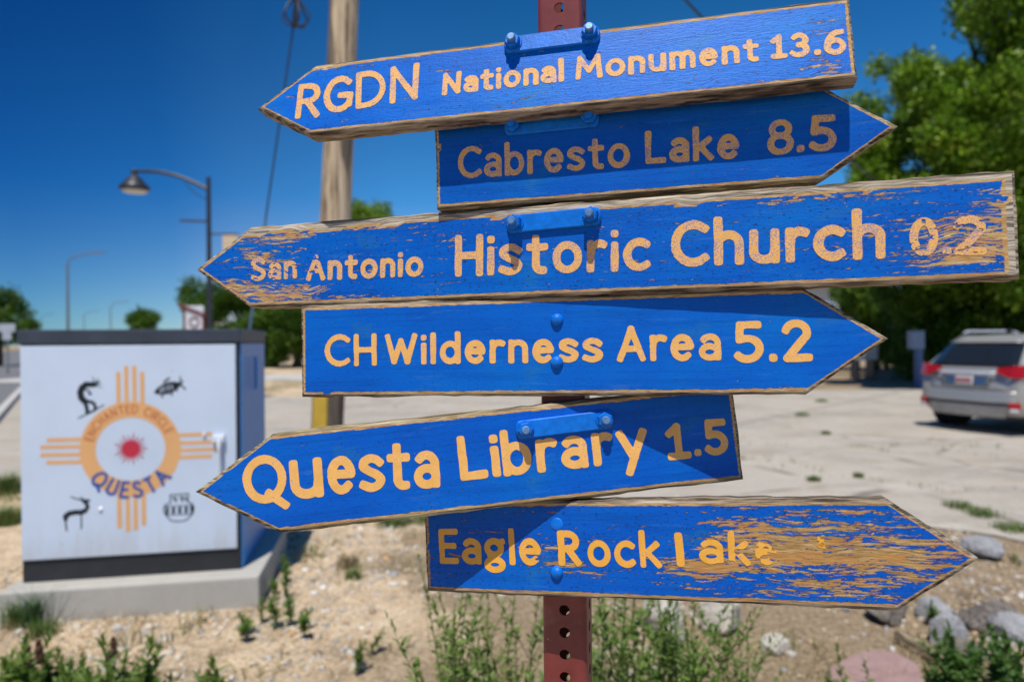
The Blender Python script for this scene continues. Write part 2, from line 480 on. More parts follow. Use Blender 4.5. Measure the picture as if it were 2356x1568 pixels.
# ------------------------------------------------------------------ blue boards
def paint_mat(name, base, seed, grain=(20, 1, 260), brown=False, grit=.5):
    t = NT(name)
    co = t.coord('Object')
    # bent grain: push the across-grain coordinate by a slow noise
    wob = t.n('ShaderNodeTexNoise'); t.l(t.coord('Object', (3.5, 1, 6)), wob.inputs['Vector'])
    wob.noise_dimensions = '4D'; wob.inputs['W'].default_value = seed; wob.inputs['Detail'].default_value = 1
    s = t.n('ShaderNodeSeparateXYZ'); t.l(co, s.inputs[0])
    z2 = t.math('ADD', s.outputs['Z'], t.math('MULTIPLY', t.math('SUBTRACT', wob.outputs['Fac'], 0.5), 0.012 if brown else 0.022))
    cmb = t.n('ShaderNodeCombineXYZ'); t.l(s.outputs['X'], cmb.inputs[0]); cmb.inputs[1].default_value = seed * 1.7; t.l(z2, cmb.inputs[2])
    def streak(sc, det, rough):
        mp = t.n('ShaderNodeMapping'); t.l(cmb.outputs[0], mp.inputs[0]); mp.inputs['Scale'].default_value = sc
        return t.noise(mp.outputs[0], 1.0, det, rough)
    s1 = streak(grain, 4, .6)
    s2 = streak((95, 1, 620), 4, .7)
    s3 = streak((60, 1, 900), 3, .6)
    m = t.math('ADD', t.math('MULTIPLY', s1, .46), t.math('MULTIPLY', s2, .54))
    at_ = t.n('ShaderNodeAttribute'); at_.attribute_name = 'wear'
    val = t.math('ADD', m, at_.outputs['Fac'])
    peel = t.step(val, 0.662, 0.675)
    rimf = t.step(val, 0.615, 0.668)
    wood = t.ramp(s3, [(0.25, (.16, .085, .03)), (0.42, (.42, .24, .08)), (0.56, (.55, .37, .16)), (0.72, (.74, .58, .33))])
    if brown: wood = t.ramp(s3, [(0.25, (.10, .05, .015)), (0.42, (.33, .18, .055)), (0.56, (.45, .29, .11)), (0.74, (.64, .48, .24))])
    prim = t.step(t.noise(t.coord('Object', (14, 1, 60)), 1.6, 3, .6), 0.5, 0.56)
    wood = t.mix(t.math('MULTIPLY', prim, .5), wood, (.50, .22, .05))
    grey = t.ramp(streak((20, 1, 520), 4, .65), [(.33, (.06, .05, .04)), (.46, (.30, .25, .19)), (.6, (.60, .52, .40))])
    wood = t.mix(t.step(at_.outputs['Fac'], .5, .58), wood, grey)
    low = t.noise(t.coord('Object', (7, 1, 16)), 1.0, 4, .6)
    speck = t.noise(t.coord('Object', (190, 1, 330)), 1.0, 3, .7)
    b2 = (base[0], base[1] * 1.2 + .006, base[2] * 1.02)
    b3 = (base[0] * .8, base[1] * .78, base[2] * .86)
    col = t.ramp(low, [(0.3, b3), (0.5, base), (0.72, b2)])
    brush = t.noise(t.coord('Object', (5, 1, 210)), 1.0, 4, .65)
    col = t.mix(.55, col, t.ramp(brush, [(.30, (.55, .55, .55)), (.5, (1, 1, 1)), (.70, (1.0, 1.0, 1.0))]), 'MULTIPLY')
    chalk = t.math('MULTIPLY', t.step(t.noise(t.coord('Object', (6, 1, 60)), 1.7, 5, .7), .56, .70), .22)
    col = t.mix(chalk, col, (.08, .24, .58))
    teal = t.math('MULTIPLY', t.step(t.noise(t.coord('Object', (9, 1, 22)), 1.3, 4, .6), .60, .68), .35)
    col = t.mix(teal, col, (.02, .16, .36))
    col = t.mix(t.math('MULTIPLY', t.step(s3, .62, .75), .12), col, (.03, .10, .30))
    dark = t.math('MULTIPLY', t.step(speck, .56, .66), grit)
    col = t.mix(dark, col, (.006, .03, .12))
    col = t.mix(t.math('MULTIPLY', t.math('SUBTRACT', rimf, peel), .6), col, (.004, .015, .06))
    col = t.mix(peel, col, wood)
    rough = t.mix(peel, (.43, .43, .43), (.85, .85, .85))
    h1 = t.math('SUBTRACT', t.math('MULTIPLY', s3, .25), peel)
    nm = t.bump(h1, 0.8, 0.0009)
    nm = t.bump(t.noise(co, 700, 2, .6), 0.35, 0.0004, nm)
    nm = t.bump(s2, 0.22, 0.0012, nm)
    t.b.inputs['Specular Tint'].default_value = (.42, .66, 1, 1)
    return t.fin(col, rough, nm, 0, 0.36)
def wood_mat(name, seed=0.0, light=1.0, warm=1.0):
    t = NT(name)
    s1 = t.noise(t.coord('Object', (14, 120, 260)), 1.0, 5, .65)
    s2 = t.noise(t.coord('Object', (3, 20, 30)), 1.3, 3, .6)
    f = t.math('ADD', t.math('MULTIPLY', s1, .7), t.math('MULTIPLY', s2, .3))
    L = light
    k = warm - .86
    c = t.ramp(f, [(0.38, (.022 * L, .017 * L, .012 * L)), (0.46, (.13 * L, .095 * L, (.062 - k * .1) * L)), (0.53, (.36 * L, .28 * L, (.19 - k * .5) * L)), (0.64, (.62 * L, .53 * L, (.40 - k * .5) * L))])
    crack = t.step(t.noise(t.coord('Object', (9, 60, 420)), 1.0, 3, .7), .60, .66)
    c = t.mix(t.math('MULTIPLY', crack, .8), c, (.02, .015, .01))
    return t.fin(c, .85, t.bump(s1, .9, .0016), 0, .3)
BLUE = (.0, .115, .56)
# pose of each board, measured from the photograph: yaw, pitch, roll, centre (x, z), depth, left, right, height, tip length, tip offset
SIGNS = [
 dict(k=1, d='L', yaw=-12.09, pitch=12.16, roll=1.45, px=0.0524, pz=0.2866, dep=0.7258, xl=-0.2871, xr=0.2907, h=0.0892, tl=0.0656, tz=-0.0030),
 dict(k=2, d='R', yaw=-11.86, pitch=.87, roll=1.35, px=.0531, pz=.2030, dep=.747, xl=-.1419, xr=.2688, h=.1000, tl=.0688, tz=-.0009),
 dict(k=3, d='L', yaw=-15.00, pitch=2.60, roll=0.73, px=0.0521, pz=0.0991, dep=0.7445, xl=-0.3911, xr=0.4326, h=0.1012, tl=0.0749, tz=0.0007),
 dict(k=4, d='R', yaw=-12.60, pitch=1.90, roll=0.79, px=0.0512, pz=-0.0058, dep=0.7460, xl=-0.3103, xr=0.2540, h=0.1090, tl=0.0742, tz=0.0004),
 dict(k=5, d='L', yaw=2.27, pitch=3.64, roll=5.38, px=.0502, pz=-.1212, dep=.746, xl=-.3098, xr=.2005, h=.1062, tl=.0803, tz=-.0002),
 dict(k=6, d='R', yaw=-18.71, pitch=4.79, roll=4.07, px=.0493, pz=-.2271, dep=.746, xl=-.1616, xr=.3277, h=.1032, tl=.0670, tz=-.0024),
]
SRC = 2356 / 3600
for s in SIGNS:
    y, p, r = R(s['yaw']), -R(s['pitch']), R(s['roll'])
    Rz = Matrix.Rotation(y, 3, 'Z'); Rx = Matrix.Rotation(p, 3, 'X')
    Ry = Matrix(((math.cos(r), 0, -math.sin(r)), (0, 1, 0), (math.sin(r), 0, math.cos(r))))
    s['R'] = Rz @ Rx @ Ry
    s['O'] = Vector((s['px'], s['dep'], s['pz'] + EYE))
    # slide along the sight line so that the pictured outline stays put if the depth is retuned
    k = s.get('shift', 1.0)
def loc2(s, X, Y):
    """photo source pixel -> board coordinates (x along, z up)"""
    v = ray(X * SRC, Y * SRC); n = s['R'] @ Vector((0, 1, 0))
    C = Vector((0, 0, EYE))
    q = C + v * ((s['O'] - C).dot(n) / v.dot(n))
    w = s['R'].transposed() @ (q - s['O'])
    return np.array([w.x, w.z])
T_BOARD = .028
def inset_x(s, z, side, b):
    """x of the board outline (inset by b) at height z on the pointed or the square side"""
    h2 = s['h'] / 2 - b; tz = s['tz']; tl = s['tl']
    tipside = (s['d'] == 'L' and side == 'l') or (s['d'] == 'R' and side == 'r')
    sg = -1 if side == 'l' else 1
    x0 = s['xl'] if side == 'l' else s['xr']
    if not tipside: return x0 - sg * b
    bb = b * 1.25
    f = (h2 - z) / (h2 - tz) if z > tz else (z + h2) / (tz + h2)
    return x0 + sg * (tl * max(0, min(1, f)) - bb)
def build_board(s, mats, parent):
    T = s.get('t', T_BOARD)
    b = .0032; h2 = s['h'] / 2 - b
    nz = 26; zs = sorted([-h2 + 2 * h2 * j / nz for j in range(nz + 1)])
    j = int(np.argmin([abs(z - s['tz']) for z in zs])); zs[j] = s['tz']
    nx = 170
    verts, faces, wear = [], [], []
    for z in zs:
        xl, xr = inset_x(s, z, 'l', b), inset_x(s, z, 'r', b)
        for i in range(nx + 1): verts.append((xl + (xr - xl) * i / nx, 0.0, z))
    W = nx + 1; nr = len(zs)
    for j in range(nr - 1):
        for i in range(nx): faces.append((j * W + i, j * W + i + 1, (j + 1) * W + i + 1, (j + 1) * W + i))
    nfront = len(faces)
    loop = [i for i in range(W)] + [j * W + nx for j in range(1, nr)] + [(nr - 1) * W + i for i in range(nx - 1, -1, -1)] + [j * W for j in range(nr - 2, 0, -1)]
    n = len(loop)
    P = np.array([[verts[i][0], verts[i][2]] for i in loop])
    d = np.roll(P, -1, 0) - P; d /= np.linalg.norm(d, axis=1)[:, None] + 1e-12
    nn = np.stack([d[:, 1], -d[:, 0]], 1); nm = nn + np.roll(nn, 1, 0); nm /= np.linalg.norm(nm, axis=1)[:, None]
    cosb = np.clip((nm * nn).sum(1), .5, 1)
    jit = vnoise(P, .012, 3 + s['k']) * .0007 + vnoise(P, .05, 5 + s['k']) * .0007
    rings = [loop]
    for off, y in ((.0018, .0006), (.0030, .0022), (.0032, .0045), (.0032, T - .002), (.0016, T)):
        k = len(verts)
        Q = P + nm * ((off + jit * (1 if off > .002 else .5)) / cosb)[:, None]
        verts += [(q[0], y + .0, q[1]) for q in Q]
        rings.append(list(range(k, k + n)))
    for A, B in zip(rings, rings[1:]):
        for i in range(n): faces.append((A[i], A[(i + 1) % n], B[(i + 1) % n], B[i])[::-1])
    faces.append(tuple(rings[-1]))
    o = mesh_obj('board', verts, faces, mats, parent)
    me = o.data
    mi = [0] * nfront + [1] * (len(faces) - nfront)
    me.polygons.foreach_set('material_index', mi)
    sm = [True] * (len(faces) - 1) + [False]
    me.polygons.foreach_set('use_smooth', sm)
    at_ = me.attributes.new('wear', 'FLOAT', 'POINT')
    vals = np.zeros(len(verts), np.float32)
    V = np.array(verts); m = W * nr
    x, z = V[:m, 0], V[:m, 2]
    w = np.full(m, s.get('base', .0))
    for X, Y, rx, rz, amp in s.get('blobs', []):
        c = loc2(s, X, Y)
        w = np.maximum(w, amp * np.exp(-(((x - c[0]) / rx) ** 2 + ((z - c[1]) / rz) ** 2)))
    # worn edges
    e_top = h2 - z; e_bot = z + h2
    xl = np.repeat([inset_x(s, q, 'l', b) for q in zs], W); xr = np.repeat([inset_x(s, q, 'r', b) for q in zs], W)
    e = np.minimum(np.minimum(e_bot, (x - xl) * .85), (xr - x) * .85)
    en = vnoise(V[:m, [0, 2]], .02, 9 + s['k']) * .0014
    w = np.maximum(w, np.where(e + en < .0012, .6, 0))
    top = s.get('top', .001)
    tn = vnoise(V[:m, [0, 2]], .035, 19 + s['k']) * .45 + vnoise(V[:m, [0, 2]], .011, 29 + s['k']) * .25 
    w = np.maximum(w, np.where(e_top < top * (1 + tn), .6, 0))
    rt = s.get('right', 0)
    if rt: w = np.maximum(w, np.where((xr - x) < rt * (1 + .5 * tn), .6, 0))
    vals[:m] = w
    at_.data.foreach_set('value', vals)
    return o
def letter_mat(name, base, fade, seed):
    t = NT(name); co = t.coord('Object')
    n1 = t.noise(co, 760, 3, .75); n2 = t.noise(t.coord('Object', (60, 1, 60)), 1, 3, .6)
    n3 = t.noise(t.coord('Object', (70, 1, 900)), 1, 3, .6)
    f = t.math('ADD', t.math('MULTIPLY', n1, .8), t.math('MULTIPLY', n2, .35))
    k = t.step(f, fade, fade + .06)
    k2 = t.math('MULTIPLY', t.step(n3, .58, .66), .35)
    c = t.ramp(n2, [(.3, tuple(x * .86 for x in base)), (.7, tuple(min(1, x * 1.08) for x in base))])
    c = t.mix(t.math('MAXIMUM', t.math('MULTIPLY', k, .62), t.math('MULTIPLY', k, k2)), c, (.03, .12, .42))
    nm = t.bump(n1, .5, .0006)
    return t.fin(c, .6, nm, 0, .35)
# words: text, baseline start, baseline end (source px), cap height px, stroke width, fade
WORDS = {
 1: [('R', (1037, 419), (1122, 412), 121, .165), ('G', (1131, 399), (1235, 393), 126, .165), ('DN', (1250, 385), (1475, 351), 129, .15),
     ('National', (1554, 337), (1983, 287), 80, .21), ('Monument', (2023, 283), (2671, 216), 86, .2), ('13', (2709, 209), (2847, 200), 86, .2), ('.6', (2863, 196), (2974, 192), 90, .2)],
 2: [('Cabresto', (1611, 630), (2215, 588), 116, .165), ('Lake', (2268, 578), (2601, 558), 118, .185), ('8', (2697, 548), (2790, 543), 126, .18), ('.5', (2801, 538), (2942, 531), 129, .19)],
 3: [('San', (883, 990), (1045, 978), 84, .2), ('Antonio', (1077, 987), (1489, 972), 93, .2), ('Historic', (1599, 973), (2291, 951), 152, .175), ('Church', (2360, 940), (3114, 910), 167, .185),
     ('0', (3197, 901), (3299, 899), 134, .21), ('.', (3312, 897), (3338, 896), 70, .42), ('2', (3350, 898), (3470, 896), 140, .2)],
 4: [('CH', (1143, 1288), (1325, 1285), 113, .165), ('Wilderness', (1354, 1282), (2118, 1273), 113, .19), ('Area', (2170, 1272), (2536, 1266), 127, .175), ('5.2', (2580, 1276), (2858, 1270), 148, .185)],
 5: [('Q', (854, 1771), (1012, 1765), 170, .175), ('u', (1025, 1756), (1141, 1744), 190, .165), ('esta', (1152, 1738), (1549, 1712), 180, .17), ('Li', (1620, 1690), (1763, 1673), 158, .19), ('brary', (1771, 1674), (2283, 1618), 158, .185),
     ('1', (2349, 1618), (2432, 1609), 128, .2), ('.5', (2442, 1605), (2564, 1596), 128, .2)],
 6: [('Eagle', (1547, 1980), (1905, 1986), 126, .175), ('R', (1965, 1986), (2045, 1988), 124, .2), ('ock', (2068, 1990), (2328, 1996), 128, .17), ('I', (2381, 1990), (2410, 1990), 120, .23), ('a', (2460, 1980), (2545, 1984), 118, .18), ('k', (2563, 1984), (2640, 1988), 120, .19), ('e', (2655, 1982), (2735, 1986), 118, .18)],
}
def build_letters(s, mat, parent):
    verts, faces = [], []
    for wi, (txt, p0, p1, cap, sw) in enumerate(WORDS[s['k']]):
        a, b = loc2(s, *p0), loc2(s, *p1)
        mid = ((p0[0] + p1[0]) / 2, (p0[1] + p1[1]) / 2)
        ch = np.linalg.norm(loc2(s, mid[0], mid[1] - cap) - loc2(s, *mid))
        L = np.linalg.norm(b - a); ux = (b - a) / L; uy = np.array([-ux[1], ux[0]])
        st, W = word_strokes(txt, sw)
        # squeeze the glyphs, not the pen: centre lines scale to the measured width
        pen = sw * ch
        kx = (L - pen) / max(1e-6, (W - sw)) if W > sw + 1e-6 else ch
        S = []
        for q in st: S.append([((x - sw / 2) * kx + pen / 2, y * ch) for x, y in q])
        er = s.get('erase')
        def sdf(P, S=S, pen=pen, a=a, ux=ux, uy=uy):
            d = seg_dist(P, S, pen / 2, 3.2)
            wp = a + P[:, :1] * ux + P[:, 1:] * uy
            d = d + vnoise(wp, .0035, 41) * .00012 + vnoise(wp, .011, 43) * .00035
            if er is not None: d = np.maximum(d, er(wp))
            return d
        def to3(u, v, a=a, ux=ux, uy=uy):
            q = a + u * ux + v * uy
            return (q[0], -.0004, q[1])
        march(sdf, (-.003, -.42 * ch), (L + .003, 1.12 * ch), .0009, to3, verts, faces)
    # remnants of paint left on bare wood
    rem = s.get('remnants')
    if rem:
        cs = [(loc2(s, X, Y), r) for X, Y, r in rem]
        for c, r in cs:
            def sdf(P, c=c, r=r):
                q = P - c
                return np.hypot(q[:, 0], q[:, 1] * .9) - r * (.9 + 1.3 * vnoise(P, .0035, 77) + .8 * vnoise(P, .0014, 78))
            march(sdf, c - 2.2 * r, c + 2.2 * r, .0007, lambda u, v: (u, -.0004, v), verts, faces)
    return mesh_obj('lettering', verts, [f[::1] for f in faces], mat, parent)

M_bolt = simple('blue_painted_steel', (.0, .15, .62), .42, 0, .28, .25, 90, .5, 240, .0006)
M_zinc = simple('worn_zinc', (.12, .26, .48), .45, .3, .6, .3, 200, .3, 300, .0004)
def hexbolt(c, parent, worn=True, out=1.0):
    """hex nut with a stud end, axis along -y"""
    bm = bmesh.new()
    Mx = Matrix.Translation(Vector(c)) @ Matrix.Rotation(R(90), 4, 'X')
    lathe(bm, [(.0098, -.001), (.0100, .0008), (.0092, .0018)], 24, Mx)               # washer
    lathe(bm, [(.0082, .0018), (.0086, .0026), (.0086, .0076 * out), (.0074, .0088 * out)], 6, Mx @ Matrix.Rotation(random.uniform(0, 1), 4, 'Z'))
    o = bm_obj('nut', bm, M_bolt, parent)
    bm = bmesh.new()
    lathe(bm, [(.0046, .0080), (.0046, .0130 * out), (.0036, .0142 * out)], 16, Mx)
    bm_obj('stud', bm, M_zinc if worn else M_bolt, o)
    return o
def dome(c, parent, flat=1.0, cap_mat=None):
    bm = bmesh.new()
    Mx = Matrix.Translation(Vector(c)) @ Matrix.Rotation(R(90), 4, 'X')
    r = .0072
    prof = [(r * math.cos(R(q)), .0058 * flat * math.sin(R(q))) for q in (0, 15, 32, 50, 68, 82)]
    lathe(bm, [(r * 1.0, -.001)] + prof, 24, Mx)
    return bm_obj('bolt', bm, M_bolt, parent, True)
def bracket(s, A, B, parent, hgt=.020, worn=True, out=1.0):
    a, b = loc2(s, *A), loc2(s, *B)
    c = (a + b) / 2; L = np.linalg.norm(b - a) + .021; ang = math.atan2(b[1] - a[1], b[0] - a[0])
    bm = bmesh.new()
    hh, n = hgt / 2, 8; ring = []
    for sx, a0 in ((1, -90), (-1, 90)):
        for k in range(n + 1):
            q = R(a0 + 180 * k / n)
            # blunt rounded ends
            ring.append((sx * (L / 2 - hh * .55) + hh * .55 * math.cos(q), hh * math.sin(q)))
    rot = Matrix.Rotation(-ang, 3, 'Y')
    lv = []
    for y, ins in ((.0, 0), (-.0034, 0), (-.0045, .0012)):
        row = []
        for x, z in ring:
            k = 1 - ins / hh
            v = rot @ Vector((x * (1 - ins / (L / 2)), 0, z * k)) + Vector((c[0], y, c[1]))
            row.append(bm.verts.new(v))
        lv.append(row)
    for p, q in zip(lv, lv[1:]):
        for i in range(len(ring)):
            bm.faces.new((p[i], p[(i + 1) % len(ring)], q[(i + 1) % len(ring)], q[i]))
    bm.faces.new(lv[-1]); bm.faces.new(lv[0][::-1])
    bm_obj('bracket', bm, M_bolt, parent)
    hexbolt((a[0], -.0042, a[1]), parent, worn, out); hexbolt((b[0], -.0042, b[1]), parent, worn, out)
ORANGE = (.90, .48, .125)
def erase3(wp):
    n = vnoise(wp * [1, 2.4], .006, 5) + .5 * vnoise(wp * [1, 3], .0025, 6)
    k = np.where(wp[:, 0] < -.29, .62, np.where(wp[:, 0] > .33, .52, 2.5))
    return (n - k) * .003
def erase6(wp):
    x, z = wp[:, 0], wp[:, 1]
    n = vnoise(np.stack([x, z * 3], 1), .016, 6) + .6 * vnoise(np.stack([x, z * 2], 1), .005, 7)
    lowR = np.where((x > -.03) & (x < .045) & (z < -.003), .75, 0)
    far = np.clip((x - .155) / .06, -1, .92)
    return (n + lowR + far - .72) * .004
LAB = {
 1: ('top blue arrow board pointing left, tilted skyward, ending in 13.6', 'blue arrow boards on the post'),
 2: ('short blue arrow board pointing right, mostly shaded, ending in 8.5', ''),
 3: ('longest blue arrow board, badly flaked at both ends, pointing left', ''),
 4: ('blue arrow board pointing right, ending in 5.2, two dome bolts', ''),
 5: ('blue arrow board pointing left, corner in shade, ending in 1.5', ''),
 6: ('lowest blue arrow board, right half peeled to bare wood', ''),
}
blobs = {
 1: dict(t=.0205, base=.040, top=.0012, blobs=[(1400, 205, .06, .010, .12), (1250, 225, .10, .007, .14), (1600, 230, .05, .012, .09), (2900, 90, .03, .012, .13), (2890, 225, .03, .02, .15), (2800, 260, .04, .012, .11)]),
 2: dict(base=.01, top=.0012, blobs=[(2600, 600, .05, .006, .06)]),
 3: dict(base=.050, top=.0065, right=.006, blobs=[(840, 1020, .10, .017, .215), (1010, 1040, .08, .017, .20), (1000, 830, .09, .011, .19), (940, 900, .07, .022, .165), (1250, 800, .10, .006, .18), (1500, 840, .09, .012, .11), (3400, 790, .09, .032, .165), (3520, 800, .04, .045, .20), (3400, 880, .07, .022, .225), (3330, 850, .05, .012, .20), (3000, 850, .10, .03, .10), (2950, 690, .12, .006, .15), (2700, 900, .2, .02, .09), (1150, 1040, .08, .010, .14), (2200, 740, .06, .01, .10)]),
 4: dict(base=-.02, top=.0016, blobs=[(2780, 1370, .05, .004, .14)]),
 5: dict(base=-.01, top=.0010, blobs=[(1900, 1520, .1, .004, .07)]),
 6: dict(base=.045, top=.0022, blobs=[(2850, 1930, .13, .029, .250), (2650, 1880, .06, .016, .25), (3050, 1950, .10, .029, .240), (2500, 1985, .07, .012, .24), (3200, 2010, .09, .018, .16), (2900, 2060, .16, .015, .17), (2800, 1825, .12, .012, .19), (2960, 1815, .04, .012, .17), (2000, 1985, .05, .008, .17), (2070, 2005, .05, .012, .14), (1940, 1935, .05, .008, .13), (1600, 1960, .03, .02, .07), (2450, 2010, .06, .012, .15)]),
}
FADE = {1: .585, 2: .57, 3: .575, 4: .64, 5: .66, 6: .66}
for s in SIGNS:
    k = s['k']; s.update(blobs[k])
    if k == 3: s['erase'] = erase3
    if k == 6:
        s['erase'] = erase6
        s['remnants'] = [(2884, 1900, .0030), (2890, 1918, .0022), (3068, 1882, .0022)]
    root = bpy.data.objects.new('direction_sign', None); root.empty_display_size = .05
    COL.objects.link(root)
    root.matrix_world = Matrix.Translation(s['O']) @ s['R'].to_4x4()
    tag(root, LAB[k][0], 'direction sign', 'blue arrow boards on the post')
    base = [BLUE, (0, .128, .60), (0, .100, .51), (0, .112, .545), (0, .117, .565), (0, .105, .54), (0, .098, .515)][k]
    pm = paint_mat('peeling_blue_paint', base, float(k) * 3.1, (11, 1, 190) if k == 6 else (20, 1, 260), k == 6, [0, .75, .45, .85, .35, .45, .8][k])
    wm = wood_mat('weathered_edge_wood', k, [0, .72, .85, .95, .85, .95, .8][k], [0, .85, .95, .86, .86, .95, .86][k])
    build_board(s, [pm, wm], root)
    lm = letter_mat('ochre_letter_paint', ORANGE if k != 6 else (.86, .42, .05), FADE[k], k)
    build_letters(s, lm, root)
    if k == 1: bracket(s, (1807, 163), (2076, 129), root)
    if k == 2: bracket(s, (1807, 446), (2073, 419), root, worn=False)
    if k == 3: bracket(s, (1815, 789), (2081, 763), root, out=1.4)
    if k == 5: bracket(s, (1846, 1508), (2122, 1474), root)
    if k == 4:
        for q in ((1958, 1124), (1958, 1273)):
            c = loc2(s, *q); dome((c[0], 0, c[1]), root)
        # a wash of letter paint on the lower bolt
    if k == 6:
        c = loc2(s, 1958, 1842); dome((c[0], 0, c[1]), root, .25)
        c = loc2(s, 1958, 2011); dome((c[0], 0, c[1]), root)

# ------------------------------------------------------------------ perforated red post
def post_mat():
    t = NT('red_post_paint'); co = t.coord()
    n = t.noise(co, 30, 5, .6); g = t.noise(co, 55, 3, .7)
    c = t.ramp(n, [(.3, (.155, .024, .022)), (.7, (.23, .045, .040))])
    chip = t.step(g, .705, .72)
    c = t.mix(chip, c, (.55, .55, .55))
    c = t.mix(t.math('MULTIPLY', t.step(t.noise(co, 14, 4, .6), .55, .7), .35), c, (.36, .16, .14))
    return t.fin(c, .42, t.bump(n, .25, .001), 0, .5)
def build_post():
    yaw = R(-13.6)
    nb = Vector((-math.sin(yaw), math.cos(yaw), 0))
    fc = at(1293, 784, .778)
    c = Vector((fc.x, fc.y, 0)) + nb * .0254
    o = thing('sign_post', 'red perforated square steel post carrying the blue boards', 'post', (c.x, c.y, 0), yaw)
    w, th, pitch, hr = .0508, .0027, .0254, .0061
    zh = (at(1291, 1403, .778)).z          # one hole seen in the photograph
    z0 = zh - pitch * round(zh / pitch) - pitch / 2 - pitch
    n = int((2.09 - z0) / pitch)
    verts, faces = [], []
    rc = .005
    def side(ang):
        M = Matrix.Rotation(ang, 3, 'Z')
        hw = w / 2 - rc
        for i in range(n):
            zc = z0 + (i + .5) * pitch
            K = 16
            def ringp(r, y): return [M @ Vector((r * math.cos(2 * math.pi * k / K), y, zc + r * math.sin(2 * math.pi * k / K))) for k in range(K)]
            out = []
            for k in range(K):
                a = 2 * math.pi * k / K; cx, sx = math.cos(a), math.sin(a)
                f = min(hw / max(abs(cx), 1e-9), (pitch / 2) / max(abs(sx), 1e-9))
                out.append(M @ Vector((cx * f, -w / 2, zc + sx * f)))
            # corners of the cell
            base = len(verts)
            verts.extend(out); verts.extend(ringp(hr, -w / 2)); verts.extend(ringp(hr, -w / 2 + th))
            for k in range(K):
                k2 = (k + 1) % K
                faces.append((base + k, base + k2, base + K + k2, base + K + k))
                faces.append((base + K + k, base + K + k2, base + 2 * K + k2, base + 2 * K + k))
            for sx_, sz_, ka, kb in ((1, 1, 1, 2), (-1, 1, 6, 7), (-1, -1, 9, 10), (1, -1, 14, 15)):
                aa = [k for k in range(K)]
            # fill the four corners left between the octant points
            for (sx_, sz_) in ((1, 1), (-1, 1), (-1, -1), (1, -1)):
                v = len(verts); verts.append(M @ Vector((sx_ * hw, -w / 2, zc + sz_ * pitch / 2)))
                angc = math.atan2(sz_ * pitch / 2, sx_ * hw) % (2 * math.pi)
                ka = int(angc / (2 * math.pi / K)) % K; kb = (ka + 1) % K
                faces.append((base + ka, v, base + kb))
        # rounded corner strip
        v = len(verts); z1 = z0 + n * pitch
        for k in range(5):
            a = -math.pi / 2 + math.pi / 2 * k / 4
            p = Vector((hw + rc * math.cos(a), -hw + rc * math.sin(a) , 0))
            q = M @ p
            verts.append(Vector((q.x, q.y, z0))); verts.append(Vector((q.x, q.y, z1)))
        for k in range(4): faces.append((v + 2 * k, v + 2 * k + 2, v + 2 * k + 3, v + 2 * k + 1))
    for q in range(4): side(q * math.pi / 2)
    # inner wall (dark, unpainted) so that the tube has thickness
    tube_o = mesh_obj('tube', verts, faces, M_post, o)
    return o
M_post = post_mat()
build_post()

# ------------------------------------------------------------------ painted utility cabinet
def cabinet_mat():
    t = NT('white_cabinet_paint'); co = t.coord()
    n = t.noise(co, 2.2, 5, .6); sp = t.noise(t.coord('Object', (9, 1, 1.6)), 1.4, 5, .7)
    c = t.ramp(n, [(.3, (.52, .615, .745)), (.7, (.58, .68, .82))])
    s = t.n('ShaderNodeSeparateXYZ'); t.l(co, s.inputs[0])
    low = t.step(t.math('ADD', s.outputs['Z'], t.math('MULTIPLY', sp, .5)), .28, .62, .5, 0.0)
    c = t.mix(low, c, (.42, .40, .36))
    c = t.mix(t.math('MULTIPLY', t.step(sp, .62, .72), .25), c, (.36, .38, .42))
    c = t.mix(t.step(t.noise(co, 26, 3, .7), .735, .75), c, (.30, .27, .25))
    return t.fin(c, .42, t.bump(n, .05, .02), 0, .5)
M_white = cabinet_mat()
M_black = simple('black_cabinet_paint', (.022, .024, .028), .5, 0, .4, .2, 8)
M_lid = simple('dark_lid_paint', (.035, .045, .065), .5, 0, .4, .2, 6)
M_side = simple('blue_cabinet_paint', (.02, .23, .62), .4, 0, .5, .1, 4)
M_pad = concrete_mat('cast_concrete', (.44, .42, .375), False, 6)
M_em_or = simple('emblem_orange_paint', (.72, .40, .17), .5, 0, .3, .05, 4)
M_em_red = simple('emblem_red_paint', (.50, .03, .06), .5, 0, .3, .05, 4)
M_em_brick = simple('emblem_brick_red_paint', (.50, .13, .05), .5, 0, .3, .05, 4)
M_em_blue = simple('emblem_blue_paint', (.02, .09, .36), .5, 0, .3, .05, 4)
M_em_blk = simple('emblem_black_paint', (.012, .018, .024), .5, 0, .3, .1, 4)
M_bright = simple('chipped_bright_metal', (.72, .74, .78), .3, .3, .6, .1, 10)
CW, CD = 1.2293, .84
CZB, CZW, CZL, CZT = .19, .322, 1.604, 1.690
cyaw = R(10.32)
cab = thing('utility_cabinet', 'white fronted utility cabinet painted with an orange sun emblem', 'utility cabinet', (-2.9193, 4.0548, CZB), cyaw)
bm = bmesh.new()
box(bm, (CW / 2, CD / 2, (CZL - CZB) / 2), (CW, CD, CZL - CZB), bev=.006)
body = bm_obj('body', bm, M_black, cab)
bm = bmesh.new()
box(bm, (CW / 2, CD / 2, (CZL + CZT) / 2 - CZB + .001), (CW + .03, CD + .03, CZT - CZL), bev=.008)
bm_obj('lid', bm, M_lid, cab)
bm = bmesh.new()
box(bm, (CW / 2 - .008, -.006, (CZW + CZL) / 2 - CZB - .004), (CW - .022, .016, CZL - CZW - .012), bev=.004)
panel = bm_obj('front_panel', bm, M_white, cab)
bm = bmesh.new()
box(bm, (CW + .004, CD / 2 + .006, (CZL - CZB) / 2), (.012, CD - .02, CZL - CZB - .01), bev=.003)
sidep = bm_obj('side_panel', bm, M_side, cab)
bm = bmesh.new()
